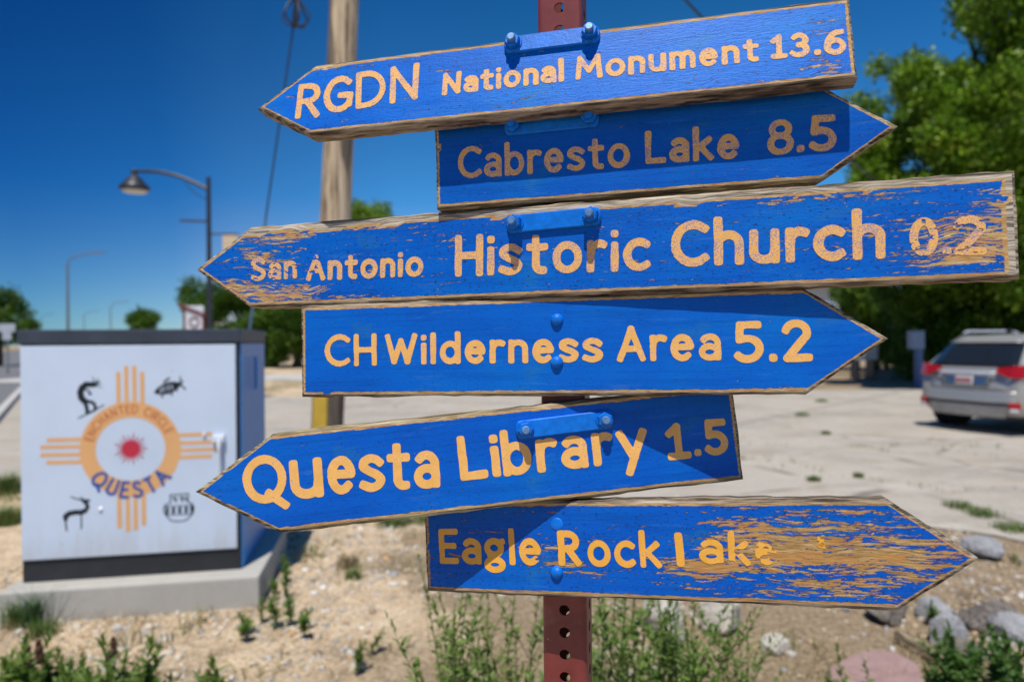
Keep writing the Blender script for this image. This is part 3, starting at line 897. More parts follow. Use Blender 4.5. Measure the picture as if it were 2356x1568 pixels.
tube(bm, [(CW + .03, CD * .42, 1.32), (CW + .035, CD * .42, 1.30), (CW + .035, CD * .42, 1.12), (CW + .03, CD * .42, 1.10)], .011, 8)
bm_obj('handle', bm, M_side, sidep)
cu = Vector((math.cos(cyaw), math.sin(cyaw), 0)); cv = Vector((-math.sin(cyaw), math.cos(cyaw), 0))
cL = Vector((-2.9193, 4.0548, 0)) - cv * .014
def P(cx, cy):
    """point of a close crop of the emblem (source pixels 100..820 x 1250..1900 at 2.4125) -> panel (u, z)"""
    v = ray((100 + cx / 2.4125) * SRC, (1250 + cy / 2.4125) * SRC)
    q = Vector((0, 0, EYE)); k = (cL - q).dot(cv) / v.dot(cv)
    q = q + v * k - cL
    return (q.dot(cu), q.z - CZB)
def PP(l): return [P(*q) for q in l]
def decal(name, sdf, mat, lay=1, res=.0045, parent=None):
    a = P(60, 1540); b = P(1700, 60)
    verts, faces = [], []
    march(sdf, (min(a[0], b[0]), min(a[1], b[1])), (max(a[0], b[0]), max(a[1], b[1])), res, lambda u, v: (u, -.0142 - .0008 * lay, v), verts, faces)
    return mesh_obj(name, verts, faces, mat, parent or panel)
c0 = np.array(P(868, 790)); rx = (P(1298, 790)[0] - P(438, 790)[0]) / 2; ry = (P(868, 388)[1] - P(868, 1192)[1]) / 2
rxi = (P(1163, 790)[0] - P(573, 790)[0]) / 2; ryi = (P(868, 522)[1] - P(868, 1056)[1]) / 2
bars = []
for x, y in ((762, 135), (829, 85), (897, 85), (964, 135)): bars.append((19, (x, y), (x + 4, 420)))
for x, y in ((775, 1462), (846, 1490), (912, 1478), (980, 1435)): bars.append((20, (x - 4, 1170), (x, y)))
for y, x in ((715, 155), (775, 100), (842, 100), (905, 152)): bars.append((18, (x, y), (470, y - 8)))
for y, x in ((665, 1560), (733, 1590), (793, 1588), (852, 1558)): bars.append((18, (1270, y + 8), (x, y - 4)))
pxm = (P(1000, 800)[0] - P(900, 800)[0]) / 100
def zia(Q):
    d = np.full(len(Q), 1e9)
    q = Q - c0
    ro = np.hypot(q[:, 0] / rx, q[:, 1] / ry); ri = np.hypot(q[:, 0] / rxi, q[:, 1] / ryi)
    ring = np.maximum((ro - 1) * rx, (1 - ri) * rxi)
    for hw, a, b in bars:
        a, b = np.array(P(*a)), np.array(P(*b)); h = hw * pxm
        t = (b - a) / np.linalg.norm(b - a); n = np.array([-t[1], t[0]])
        m = (a + b) / 2; w = np.abs((Q - m) @ n) - h; l = np.abs((Q - m) @ t) - np.linalg.norm(b - a) / 2
        d = np.minimum(d, np.maximum(w, l))
    return np.minimum(d, ring)
decal('sun_emblem', zia, M_em_or, 1)
cs_ = np.array(P(870, 788)); rs = 74 * pxm
def redsun(Q):
    q = Q - cs_; r = np.hypot(q[:, 0], q[:, 1]); a = np.arctan2(q[:, 1], q[:, 0])
    k = a * 18 / (2 * np.pi); f = np.abs(k - np.round(k)) * 2
    long_ = np.where(np.round(k).astype(int) % 2 == 0, 1.0, .75)
    return np.minimum(r - rs, r - (rs * 1.02 + (85 * pxm * long_) * np.clip(1 - f / .52, 0, 1)))
decal('red_sun', redsun, M_em_red, 2, .004)
def arc_text(txt, a0, a1, rad, hgt, sw, up=True, squash=1.0):
    """strokes of txt along an ellipse about the emblem centre; angles are of the text middle line"""
    st, W = word_strokes(txt, sw, .2)
    out = []
    for s in st:
        o = []
        s2 = []
        for p, q in zip(s, s[1:]):
            for k in range(3): s2.append((p[0] + (q[0] - p[0]) * k / 3, p[1] + (q[1] - p[1]) * k / 3))
        s2.append(s[-1])
        for x, y in s2:
            a = R(a0 + (a1 - a0) * x / W)
            r = rad + (y - .5) * hgt * (1 if up else -1)
            o.append((c0[0] + r * math.cos(a), c0[1] + r * ry / rx * squash * math.sin(a)))
        out.append(o)
    return out
rt = (rx + rxi) / 2
S1 = arc_text('ENCHANTED CIRCLE', 166, 22, rt * 1.0, 82 * pxm, .14)
decal('red_lettering', lambda Q: seg_dist(Q, S1, 5.2 * pxm), M_em_brick, 2, .003)
S2 = arc_text('QUESTA', -144, -37, rt * 1.02, 155 * pxm, .16, False, 1.0)
decal('blue_lettering', lambda Q: seg_dist(Q, S2, 12.5 * pxm), M_em_blue, 3, .004)
def W(w, l): return (float(w * pxm), PP(l))
flute = [W(24, [(540, 243), (490, 243)]), W(27, [(490, 243), (455, 270), (440, 310), (448, 355), (480, 388)]), W(17, [(480, 385), (495, 440), (500, 480)]), W(14, [(480, 382), (540, 392), (560, 410), (570, 450)]),
         W(20, [(552, 248), (560, 244)]), W(4, [(560, 235), (548, 180)]), W(4, [(565, 235), (590, 195)]), W(4, [(570, 240), (618, 232)]), W(4, [(570, 250), (618, 268)]), W(4, [(568, 238), (605, 212)]),
         W(6, [(480, 285), (520, 300), (525, 320)]), W(10, [(515, 322), (528, 322)]), W(5, [(425, 528), (530, 478), (640, 415)]), W(9, [(500, 490), (560, 462)])]
def fish(Q):
    a = np.array(P(1068, 318)); b = np.array(P(1300, 240)); t = (b - a); L = np.linalg.norm(t); t /= L; n = np.array([-t[1], t[0]])
    q = Q - a; x = (q @ t) / L; y = q @ n
    d = np.abs(y - 6 * pxm) - 52 * pxm * np.clip(np.sin(np.clip(x, 0, 1) * np.pi), 0, 1) ** .7 + np.where((x < 0) | (x > 1), 1, 0)
    eyes = seg_dist(Q, [W(5, [(1125, 262), (1118, 290), (1130, 312)]), W(5, [(1150, 258), (1145, 282), (1160, 300)]), W(5, [(1185, 250), (1180, 272), (1195, 290)]), W(5, [(1215, 244), (1212, 264), (1225, 280)])], 0)
    d = np.maximum(d, -eyes)
    fins = seg_dist(Q, [W(6, [(1290, 242), (1288, 178)]), W(7, [(1290, 242), (1330, 282)]), W(6, [(1270, 250), (1312, 215)]), W(7, [(1130, 330), (1137, 352)]), W(7, [(1210, 305), (1218, 335)]), W(5, [(1258, 285), (1262, 300)]), W(8, [(1150, 220), (1195, 188)])], 0)
    return np.minimum(d, fins)
deer = [W(22, [(320, 1360), (345, 1335), (400, 1325), (450, 1325), (480, 1312)]), W(16, [(480, 1312), (503, 1285), (495, 1255), (468, 1228)]), W(11, [(468, 1226), (515, 1226)]), W(5, [(470, 1224), (420, 1215), (360, 1195)]), W(5, [(480, 1222), (440, 1200)]),
        W(17, [(318, 1360), (315, 1385)]), W(7, [(312, 1380), (325, 1480)]), W(6, [(448, 1340), (450, 1465)]), W(10, [(310, 1345), (300, 1365)])]
pot = [W(5, [(1200, 1180), (1358, 1168)]), W(5, [(1200, 1180), (1208, 1245)]), W(5, [(1358, 1168), (1350, 1238)]), W(5, [(1208, 1245), (1160, 1262), (1145, 1300), (1160, 1345), (1205, 1392), (1240, 1402)]), W(5, [(1240, 1402), (1310, 1400), (1345, 1388), (1395, 1335), (1405, 1285), (1385, 1250), (1350, 1238)]),
       W(4, [(1150, 1280), (1400, 1265)]), W(4, [(1165, 1348), (1392, 1338)]), W(8, [(1225, 1205), (1250, 1205), (1250, 1235)]), W(8, [(1285, 1200), (1310, 1200), (1305, 1232)]), W(7, [(1330, 1195), (1345, 1225)])]
for cx, cy in ((1178, 1312), (1230, 1310), (1284, 1308), (1338, 1304), (1385, 1298)):
    pot += [W(14, [(cx, cy - 12), (cx, cy + 12)]), W(7, [(cx, cy - 26), (cx, cy + 26)])]
decal('flute_player_figure', lambda Q: seg_dist(Q, flute, .005), M_em_blk, 1, .004)
decal('fish_figure', fish, M_em_blk, 1, .004)
decal('antelope_figure', lambda Q: seg_dist(Q, deer, .005), M_em_blk, 1, .004)
decal('pot_figure', lambda Q: seg_dist(Q, pot, .005), M_em_blk, 1, .004)
bm = bmesh.new()
u, z = P(1645, 700)
box(bm, (u - .02, -.03, z), (.075, .03, .05), bev=.01)
box(bm, (u - .105, -.02, z + .028), (.02, .012, .024), bev=.004)
tube(bm, [(u - .01, -.045, z), (u - .012, -.055, z - .05), (u - .012, -.05, z - .22)], [.014, .012, .009], 10)
bm_obj('latch_handle', bm, simple('white_latch_paint', (.66, .70, .76), .4), panel)
bm = bmesh.new()
u, z = P(610, 1300); lathe(bm, [(.012, 0), (.012, .006), (.008, .009)], 16, Matrix.Translation((u, -.014, z)) @ Matrix.Rotation(R(90), 4, 'X'))
bm_obj('screw', bm, M_bright, panel)
pad = bmesh.new()
box(pad, (.655, .42, CZB / 2 - .02), (1.42, 1.16, CZB + .04), bev=.012)
po = bm_obj('concrete_pad', pad, M_pad)
po.location = (-2.9193, 4.0548, -.002); po.rotation_euler = (0, 0, cyaw)
tag(po, 'grey concrete pad under the painted utility cabinet', 'concrete pad')

# ------------------------------------------------------------------ wooden utility pole with guy wire
def pole_mat():
    t = NT('weathered_pole_wood')
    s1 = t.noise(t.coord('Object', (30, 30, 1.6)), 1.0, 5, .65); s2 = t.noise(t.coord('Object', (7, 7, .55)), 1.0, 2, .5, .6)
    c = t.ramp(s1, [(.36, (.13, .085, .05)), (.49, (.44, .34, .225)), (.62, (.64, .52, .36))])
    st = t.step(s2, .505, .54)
    c = t.mix(t.math('MULTIPLY', st, .8), c, (.085, .07, .06))  # dark streaks put into the wood colour, standing in for a wire's shadow
    return t.fin(c, .9, t.bump(s1, .7, .006), 0, .2)
pb = at(745, 1176, 6.35); pb.z = 0
pt = at(792, 0, 6.35)
pd = (pt - pb).normalized()
ptop = pb + pd * (10.6 / pd.z)
up = thing('utility_pole', 'tall leaning wooden utility pole with yellow guard at its foot', 'utility pole', pb)
bm = bmesh.new()
rad0 = .152
L = ptop - pb
tube(bm, [L * k / 24 for k in range(25)], [rad0 * (1 - .28 * k / 24) * (1 + .02 * math.sin(k * 2.3)) for k in range(25)], 24)
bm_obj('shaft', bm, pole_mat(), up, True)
bm = bmesh.new()
box(bm, (.02, -.150, 1.02), (.13, .04, 1.05), Matrix.Rotation(R(1.9), 3, 'Y'), bev=.015)
bm_obj('yellow_guard', bm, simple('yellow_plastic', (.58, .38, .05), .5), up)
M_wire = simple('dark_cable', (.03, .035, .045), .5, .3)
ga = at(514, 1176, 6.6); ga.z = 0.0
gtop = pb + pd * (9.9 / pd.z)
gw = thing('guy_wire', 'dark guy wire slanting left of the wooden pole with loop grip', 'guy wire', ga)
# re-aim the wire through two measured points at their own depth
g1, g2 = at(675, 60, 6.35), at(611, 505, 6.35)
gd = (g1 - g2).normalized()
bot = g2 - gd * (g2.z / gd.z); top = g2 + gd * ((9.7 - g2.z) / gd.z)
gw.location = bot
bm = bmesh.new(); tube(bm, [Vector((0, 0, 0)), g2 - bot], .0135, 8); bm_obj('wire_sleeve', bm, simple('grey_blue_sleeve', (.10, .17, .25), .5), gw)
bm = bmesh.new(); tube(bm, [g2 - bot, g1 - bot, top - bot], .0085, 8); bm_obj('wire', bm, M_wire, gw)
bm = bmesh.new()
lc = at(681, 30, 6.33) - bot
for ph in (0, 1.0, 2.1):
    pts = []
    for k in range(21):
        a = 2 * math.pi * k / 20
        x, z = .115 * math.sin(a) * (1 - .45 * math.cos(a)), .125 * math.cos(a)
        pts.append(lc + Vector((x * math.cos(ph), x * math.sin(ph), z)))
    tube(bm, pts, .0085, 6, False)
tube(bm, [lc + Vector((-.005, 0, .11)), lc + Vector((.02, 0, .4))], .02, 8)
tube(bm, [lc + Vector((-.004, 0, -.13)), lc + Vector((.0, 0, .12))], .016, 8)
bm_obj('loop_grip', bm, M_wire, gw)
def wire(name, label, pts, r):
    bm = bmesh.new(); base = Vector(pts[0]); base_ = base.copy()
    tube(bm, [Vector(p) - base_ for p in pts], r, 6)
    o = bm_obj(name, bm, M_wire); o.location = base_
    return tag(o, label, 'wire')
w1 = wire('overhead_wire', 'short dark overhead wire above the top board', [at(1100, -500, 8.0), at(1575, -2, 9.0), at(1597, 22, 9.05), at(1800, 235, 11.0), at(2230, 600, 22.0)], .02)

# ------------------------------------------------------------------ street lamps
M_lampblk = simple('black_lamp_paint', (.03, .032, .038), .45, .2)
M_galv = simple('galvanised_steel', (.20, .22, .24), .5, .5)
YL = 19.0
lb = at(483, 800, YL); lb.z = 0
lamp = thing('street_lamp', 'black street lamp with bell shade on a curved arm', 'street lamp', lb)
tp = at(481, 408, YL)
bm = bmesh.new()
tube(bm, [(0, 0, 0), (0, 0, 1.0), (0, 0, 1.05), (0, 0, tp.z)], [.11, .10, .075, .058], 16)
bm_obj('pole', bm, M_lampblk, lamp)
bm = bmesh.new()
ap = [at(x, y, YL) - lb for x, y in ((480, 437), (455, 424), (430, 413), (402, 403), (370, 396), (345, 394), (318, 394), (310, 396))]
tube(bm, ap, [.05] * 6 + [.042, .04], 10)
tube(bm, [at(480, 462, YL) - lb, at(450, 446, YL) - lb, at(425, 420, YL) - lb], .012, 6)
bm_obj('arm', bm, M_lampblk, lamp)
hc = at(310, 437, YL) - lb
bm = bmesh.new()
lathe(bm, [(.385, 0), (.40, .03), (.385, .09), (.28, .20), (.20, .30), (.15, .36), (.07, .40), (.07, .45), (.09, .47), (.09, .55), (.04, .58)], 24, Matrix.Translation(hc))
bm_obj('lamp_shade', bm, M_lampblk, lamp, True)
bm = bmesh.new()
lathe(bm, [(.34, -.02), (.30, -.06), (.15, -.085), (.02, -.09)], 24, Matrix.Translation(hc))
bm_obj('lens', bm, simple('clouded_lens', (.55, .50, .42), .3), lamp, True)
bm = bmesh.new()
tube(bm, [at(481, 509, YL) - lb, at(414, 507, YL) - lb], .032, 8)
bm_obj('banner_arm', bm, M_lampblk, lamp)
bm = bmesh.new()
b0 = at(486, 538, YL) - lb; b1 = at(548, 538, YL) - lb
tube(bm, [b0, b1], .022, 8)
bm_obj('banner_arm', bm, M_lampblk, lamp)
bm = bmesh.new()
q = at(530, 600, YL) - lb
box(bm, (q.x, q.y, q.z), (.42, .012, 1.45))
bm_obj('banner', bm, simple('faded_peach_cloth', (.62, .46, .30), .8), lamp)
def cobra(px, ptop_y, Y, px_end, label, first=None):
    b = at(px, 800, Y); b.z = 0
    h = at(px, ptop_y, Y).z
    o = thing('street_light', label, 'street light', b, 0, 'tall street lights along the road')
    k = h / 9.0
    bm = bmesh.new(); tube(bm, [(0, 0, 0), (0, 0, h * .9)], [.13 * k, .085 * k], 12); bm_obj('pole', bm, M_galv, o)
    x = (px_end - px) / FPX * Y
    bm = bmesh.new()
    tube(bm, [(0, 0, h * .88), (x * .04, 0, h * .93), (x * .22, 0, h * .965), (x * .55, 0, h * .992), (x * .75, 0, h)], .065 * k, 8); bm_obj('arm', bm, M_galv, o)
    bm = bmesh.new()
    box(bm, (x * .86, 0, h), (x * .3, .28 * k, .13 * k), bev=.03 * k)
    bm_obj('lamp_head', bm, M_galv, o)
cobra(157, 581, 57, 240, 'tall cobra head street light, nearest of those behind the cabinet')
cobra(255, 694, 112, 297, 'cobra head street light behind the cabinet, right of the nearest tall one')
cobra(194, 716, 150, 228, 'small distant cobra head street light just right of the nearest tall one')
cobra(95, 722, 175, 124, 'smallest and faintest cobra head street light at far left')

# ------------------------------------------------------------------ far roadside things
M_pale = simple('pale_wall', (.60, .58, .54), .8)
M_red = simple('dark_red_paint', (.14, .03, .03), .6)
M_sgrey = simple('grey_sign_back', (.40, .43, .46), .5)
b = at(448, 800, 44); b.z = 0
rs_ = thing('roadside_sign', 'white sign with dark red roof frame behind the street lamp', 'sign', b)
bm = bmesh.new(); box(bm, (0, 0, 3.2), (1.25, .16, 1.7)); bm_obj('panel', bm, simple('white_sign_face', (.6, .62, .66), .5), rs_)
bm = bmesh.new()
box(bm, (-.1, -.1, 3.75), (1.9, .12, .2), Matrix.Rotation(R(22), 3, 'Y')); box(bm, (-.62, -.02, 2.6), (.14, .2, 2.9))
box(bm, (.62, -.02, 2.4), (.14, .2, 2.4))
bm_obj('frame', bm, M_red, rs_)
for sx in (-.5, .5):
    bm = bmesh.new(); box(bm, (sx, .1, 1.2), (.14, .14, 2.4)); bm_obj('post', bm, M_red, rs_)
bm = bmesh.new()
ring = [(.02 + .3 * math.cos(R(a)), -.095, 3.0 + .3 * math.sin(R(a))) for a in range(0, 361, 30)]
tube(bm, ring, .05, 6, False); bm_obj('ring_mark', bm, M_red, rs_)
b = at(508, 800, 50); b.z = 0
fb = thing('flat_roof_building', 'low pale flat roofed building far behind the cabinet', 'building', b)
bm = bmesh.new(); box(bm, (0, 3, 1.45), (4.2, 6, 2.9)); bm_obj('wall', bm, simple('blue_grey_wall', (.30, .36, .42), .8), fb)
bm = bmesh.new(); box(bm, (0, 3, 3.03), (4.6, 6.4, .26)); bm_obj('roof', bm, simple('cream_roof', (.66, .62, .54), .7), fb)
bm = bmesh.new(); box(bm, (.9, -.02, 1.05), (.95, .06, 2.1)); bm_obj('door', bm, M_red, fb)
bm = bmesh.new(); box(bm, (-1.0, -.02, 1.6), (1.2, .06, 1.0)); bm_obj('window', bm, M_black, fb)
b = at(16, 800, 38); b.z = 0
ts = thing('road_sign', 'grey back of a road sign at far left edge', 'sign', b)
bm = bmesh.new(); box(bm, (0, 0, at(16, 754, 38).z), (.95, .05, .45), bev=.02); box(bm, (0, 0, at(16, 772, 38).z), (.5, .05, .5), bev=.02); bm_obj('panel', bm, M_sgrey, ts)
bm = bmesh.new(); tube(bm, [(0, .06, 0), (0, .06, at(16, 752, 38).z)], .05, 8); bm_obj('post', bm, M_galv, ts)
# pale building glimpsed between the boards, under the trees on the right
b = at(1925, 800, 47); b.z = 0
hb = thing('house', 'pale stuccoed house half hidden behind the right hand trees', 'house', b)
bm = bmesh.new(); box(bm, (-1.5, 4, 2.6), (7.0, 8, 5.2)); bm_obj('wall', bm, M_pale, hb)
bm = bmesh.new()
v = [bm.verts.new(p) for p in ((-5.4, -.5, 5.2), (2.4, -.5, 5.2), (2.4, 8.5, 5.2), (-5.4, 8.5, 5.2), (-5.4, 4, 7.0), (2.4, 4, 7.0))]
for f in ((0, 1, 5, 4), (2, 3, 4, 5), (0, 4, 3), (1, 2, 5), (0, 3, 2, 1)): bm.faces.new([v[i] for i in f])
bm_obj('roof', bm, simple('grey_roof', (.22, .21, .20), .8), hb)
for wx in (-3.2, -.6):
    f = bmesh.new(); box(f, (wx, -.03, 3.4), (1.2, .08, 1.3)); fr = bm_obj('window', f, M_white, hb)
    f = bmesh.new(); box(f, (wx, -.08, 3.4), (1.0, .04, 1.1)); bm_obj('pane', f, M_black, fr)
b = at(1998, 880, 26); b.z = 0
st_ = thing('storage_box', 'pale two door storage box in the shade under the trees', 'storage box', b)
k = 26 / FPX
bm = bmesh.new(); box(bm, (0, .4, 1.05), (48 * k, .7, .62), bev=.03); bm_obj('body', bm, simple('mint_white_paint', (.34, .40, .36), .5), st_)
for sx in (-1, 1):
    bm = bmesh.new(); box(bm, (sx * 12.5 * k, .03, 1.05), (22 * k, .04, .54), bev=.01); bm_obj('door', bm, M_pale, st_)
for sx in (-1, 1):
    bm = bmesh.new(); box(bm, (sx * 18 * k, .4, .37), (.08, .6, .74)); bm_obj('leg', bm, M_black, st_)
b = gp(2114, 893)
bp = thing('marker_post', 'slim blue post with a pale box on top beside the car', 'post', b)
k = b.y / FPX
bm = bmesh.new(); tube(bm, [(0, 0, 0), (0, 0, 100 * k)], 9 * k, 12); bm_obj('shaft', bm, simple('faded_blue_plastic', (.05, .11, .24), .5), bp)
bm = bmesh.new(); box(bm, (-6 * k, 0, 112 * k), (32 * k, 18 * k, 42 * k), bev=.03); bm_obj('meter_box', bm, simple('pale_blue_box', (.16, .22, .31), .5), bp)

# ------------------------------------------------------------------ trees
def leaf_mat(name, cols, trans=.24):
    t = NT(name)
    g = t.n('ShaderNodeNewGeometry')
    c = t.ramp(g.outputs['Random Per Island'], [(i / (len(cols) - 1), c) for i, c in enumerate(cols)])
    d = t.b
    cl = t.noise(t.coord('Object'), .9, 3, .6)
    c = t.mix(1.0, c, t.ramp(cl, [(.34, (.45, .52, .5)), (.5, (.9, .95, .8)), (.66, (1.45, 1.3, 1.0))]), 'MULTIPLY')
    t.l(c, d.inputs['Base Color']); d.inputs['Roughness'].default_value = .42; d.inputs['Specular IOR Level'].default_value = .22
    tr = t.n('ShaderNodeBsdfTranslucent'); t.l(t.mix(.5, c, (.22, .36, .03)), tr.inputs['Color'])
    mx = t.n('ShaderNodeMixShader'); mx.inputs[0].default_value = trans
    t.l(d.outputs[0], mx.inputs[1]); t.l(tr.outputs[0], mx.inputs[2]); t.l(mx.outputs[0], t.out.inputs[0])
    return t.m
M_leafA = leaf_mat('cottonwood_leaves', [(.03, .08, .004), (.09, .19, .008), (.19, .33, .014), (.32, .42, .07)])
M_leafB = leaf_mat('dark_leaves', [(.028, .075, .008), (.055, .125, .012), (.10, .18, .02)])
M_bark = simple('grey_bark', (.06, .048, .038), .9, 0, .2, .3, 12, .8, 14, .03)
def leaves(n, centres, radii, size, seed):
    g = np.random.default_rng(seed)
    k = g.choice(len(centres), n, p=radii ** 2 / (radii ** 2).sum())
    d = g.normal(size=(n, 3)); d /= np.linalg.norm(d, axis=1)[:, None]
    r = radii[k] * (.55 + .5 * g.random(n) ** .7)
    # sub-clumps: pull leaves towards random twigs on each lobe
    C = centres[k] + d * r[:, None] * [1, 1, .8]
    C += g.normal(size=(n, 3)) * .12 * size / .14
    a = g.normal(size=(n, 3)); a[:, 2] = a[:, 2] * .7 - .25; a /= np.linalg.norm(a, axis=1)[:, None]
    b = np.cross(a, g.normal(size=(n, 3)) + [0, 0, .8]); b /= np.linalg.norm(b, axis=1)[:, None] + 1e-9
    s = size * (.6 + .8 * g.random(n))[:, None]
    return np.stack([C - a * s * .5, C + b * s * .34 - a * s * .05, C + a * s * .55, C - b * s * .34 - a * s * .05], 1)
def tree(label, base, crown_c, crown_r, nlobe, lobe_r, nleaf, size, seed, mat, group=None, trunk_r=.3, name='tree', fork=.35):
    g = np.random.default_rng(seed)
    base = Vector(base); cc = np.array(crown_c) - np.array(base)
    o = thing(name, label, 'tree', base, 0, group)
    ce = []; rr = []
    while len(ce) < nlobe:
        d = g.normal(size=3); d /= np.linalg.norm(d)
        f = .25 + .75 * g.random() ** .45
        p = cc + d * np.array(crown_r) * f * .86
        if p[2] < .6: continue
        ce.append(p); rr.append(lobe_r * (.55 + .8 * g.random()))
        if g.random() < .45:          # sprays sticking out of the outline
            ce.append(p + d * lobe_r * (.8 + .7 * g.random())); rr.append(lobe_r * (.22 + .25 * g.random()))
    ce = np.array(ce); rr = np.array(rr)
    bm = bmesh.new()
    top = Vector(cc) + Vector((0, 0, crown_r[2] * .3)); mid = Vector((cc[0] * .3, cc[1] * .3, max(.8, cc[2] - crown_r[2] * .75)))
    tube(bm, [(0, 0, -.1), mid * .5 + Vector((.1, 0, 0)), mid, (mid + top) * .5 + Vector((-.2, .1, 0)), top], [trunk_r * 1.25, trunk_r, trunk_r * .85, trunk_r * .5, trunk_r * .12], 12)
    for q, r in list(zip(ce, rr))[:max(8, nlobe // 2)]:
        s = mid.lerp(top, g.random() * .5); e = Vector(q)
        m = s.lerp(e, .5) + Vector(g.normal(size=3) * .25)
        tube(bm, [s, m, e], [trunk_r * fork, trunk_r * fork * .6, trunk_r * .06], 7)
    bm_obj('trunk', bm, M_bark, o, True)
    np_quads('crown', leaves(nleaf, ce, rr, size, seed + 5), mat, o)
    return o
RT = 'trees along the right of the lot'
def tr_at(px, Y): 
    q = at(px, 800, Y); return (q.x, q.y, 0.0)
b = tr_at(2290, 28); c = at(2425, 200, 23.5)
tree('huge leafy cottonwood filling the upper right corner', b, (c.x, c.y, c.z), (5.1, 5.0, 6.9), 104, 1.0, 112000, .155, 21, M_leafA, RT, .5)
b = tr_at(2180, 28); c = at(2150, 395, 21)
tree('leafy tree at the left edge of the right hand trees', b, (c.x, c.y, c.z), (2.6, 3.4, 3.9), 50, .72, 52000, .14, 22, M_leafA, RT, .3)
b = tr_at(2430, 27); c = at(2490, 400, 22)
tree('dense tree right of the huge cottonwood, behind the parked car', b, (c.x, c.y, c.z), (4.0, 4, 6.0), 50, 1.2, 42000, .16, 23, M_leafA, RT, .4)
b = tr_at(2200, 25.5); c = at(2205, 700, 25.5)
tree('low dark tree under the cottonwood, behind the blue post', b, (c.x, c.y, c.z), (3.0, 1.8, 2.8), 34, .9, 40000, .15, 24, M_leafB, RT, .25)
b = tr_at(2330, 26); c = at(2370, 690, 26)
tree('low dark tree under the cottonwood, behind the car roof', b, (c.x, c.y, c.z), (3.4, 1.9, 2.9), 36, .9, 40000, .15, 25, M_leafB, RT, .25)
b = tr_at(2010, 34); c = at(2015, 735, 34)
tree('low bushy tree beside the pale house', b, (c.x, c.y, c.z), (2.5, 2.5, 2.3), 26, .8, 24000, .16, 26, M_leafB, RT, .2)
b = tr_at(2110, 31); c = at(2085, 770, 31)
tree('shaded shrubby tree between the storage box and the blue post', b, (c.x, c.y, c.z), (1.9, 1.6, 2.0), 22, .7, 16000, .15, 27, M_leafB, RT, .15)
LT = 'trees far beyond the cabinet'
b = tr_at(560, 46); c = at(590, 745, 46)
tree('green tree beyond the cabinet, right of the street lamp', b, (c.x, c.y, c.z), (4.6, 3, 3.3), 42, .95, 26000, .2, 31, M_leafB, LT, .3)
b = tr_at(470, 60); c = at(462, 722, 60)
tree('dark green tree behind the white sign', b, (c.x, c.y, c.z), (2.0, 2, 3.4), 20, .85, 9000, .22, 32, M_leafB, LT, .25)
b = tr_at(680, 44); c = at(690, 770, 44)
tree('green tree seen between the cabinet and the boards', b, (c.x, c.y, c.z), (3.2, 2.4, 2.9), 28, .9, 17000, .2, 33, M_leafB, LT, .3)
b = tr_at(332, 62); c = at(331, 742, 62)
tree('small round tree peeking over the cabinet lid', b, (c.x, c.y, c.z), (1.65, 1.5, 1.2), 14, .5, 5000, .2, 34, M_leafB, LT, .18)
b = tr_at(-5, 52); c = at(0, 735, 52)
tree('dark tree at the far left edge behind the road sign', b, (c.x, c.y, c.z), (1.9, 2, 2.5), 24, .7, 9000, .2, 35, M_leafB, LT, .25)
b = tr_at(50, 60); c = at(55, 765, 60)
tree('low shrubby tree at far left, right of the road sign', b, (c.x, c.y, c.z), (1.3, 1.2, 1.3), 14, .5, 4000, .2, 36, M_leafB, LT, .15)
b = tr_at(850, 40); c = at(850, 510, 40)
tree('pale green tree top just right of the wooden pole', b, (c.x, c.y, c.z), (1.5, 1.5, 2.9), 18, .7, 9000, .17, 37, M_leafA, LT, .22)
# low tan bank beyond the road
bm = bmesh.new()
vs = []
for k in range(41):
    p = k0 + kn * 12.2 + kd * (k * 10 - 20)
    vs.append([bm.verts.new((p.x, p.y, -.02)), bm.verts.new((p.x + kn.x * 3, p.y + kn.y * 3, .55 + .25 * mnoise.noise(Vector((k * .7, 0, 0))))), bm.verts.new((p.x + kn.x * 9, p.y + kn.y * 9, .7)), bm.verts.new((p.x + kn.x * 16, p.y + kn.y * 16, -.02))])
for a, b in zip(vs, vs[1:]):
    for i in range(3): bm.faces.new((a[i], b[i], b[i + 1], a[i + 1]))
tag(bm_obj('bank', bm, simple('tan_bank', (.30, .21, .12), .95, 0, .1, .25, .6, .4, 3, .1), None, True), kind='structure')

# ------------------------------------------------------------------ parked car, seen from its rear corner
M_silver = simple('silver_car_paint', (.42, .41, .39), .28, .45, .5, .03, 2)
M_glass = simple('dark_tinted_glass', (.012, .015, .018), .06, 0, .6, .0, 2)
M_tail = simple('red_lamp_plastic', (.36, .008, .010), .18, 0, .6, .1, 5)
M_trim = simple('black_car_trim', (.02, .02, .022), .5, 0, .4, .1, 5)
M_rubber = simple('tyre_rubber', (.018, .018, .018), .85, 0, .3, .1, 9)
M_clear = simple('clear_lamp_plastic', (.55, .55, .58), .15, 0, .6, .05, 5)
ca = R(70)
car_o = Vector((7.62, 11.45, 0))
car = thing('parked_car', 'silver crossover car parked on the concrete at the right edge', 'car', car_o, -ca)
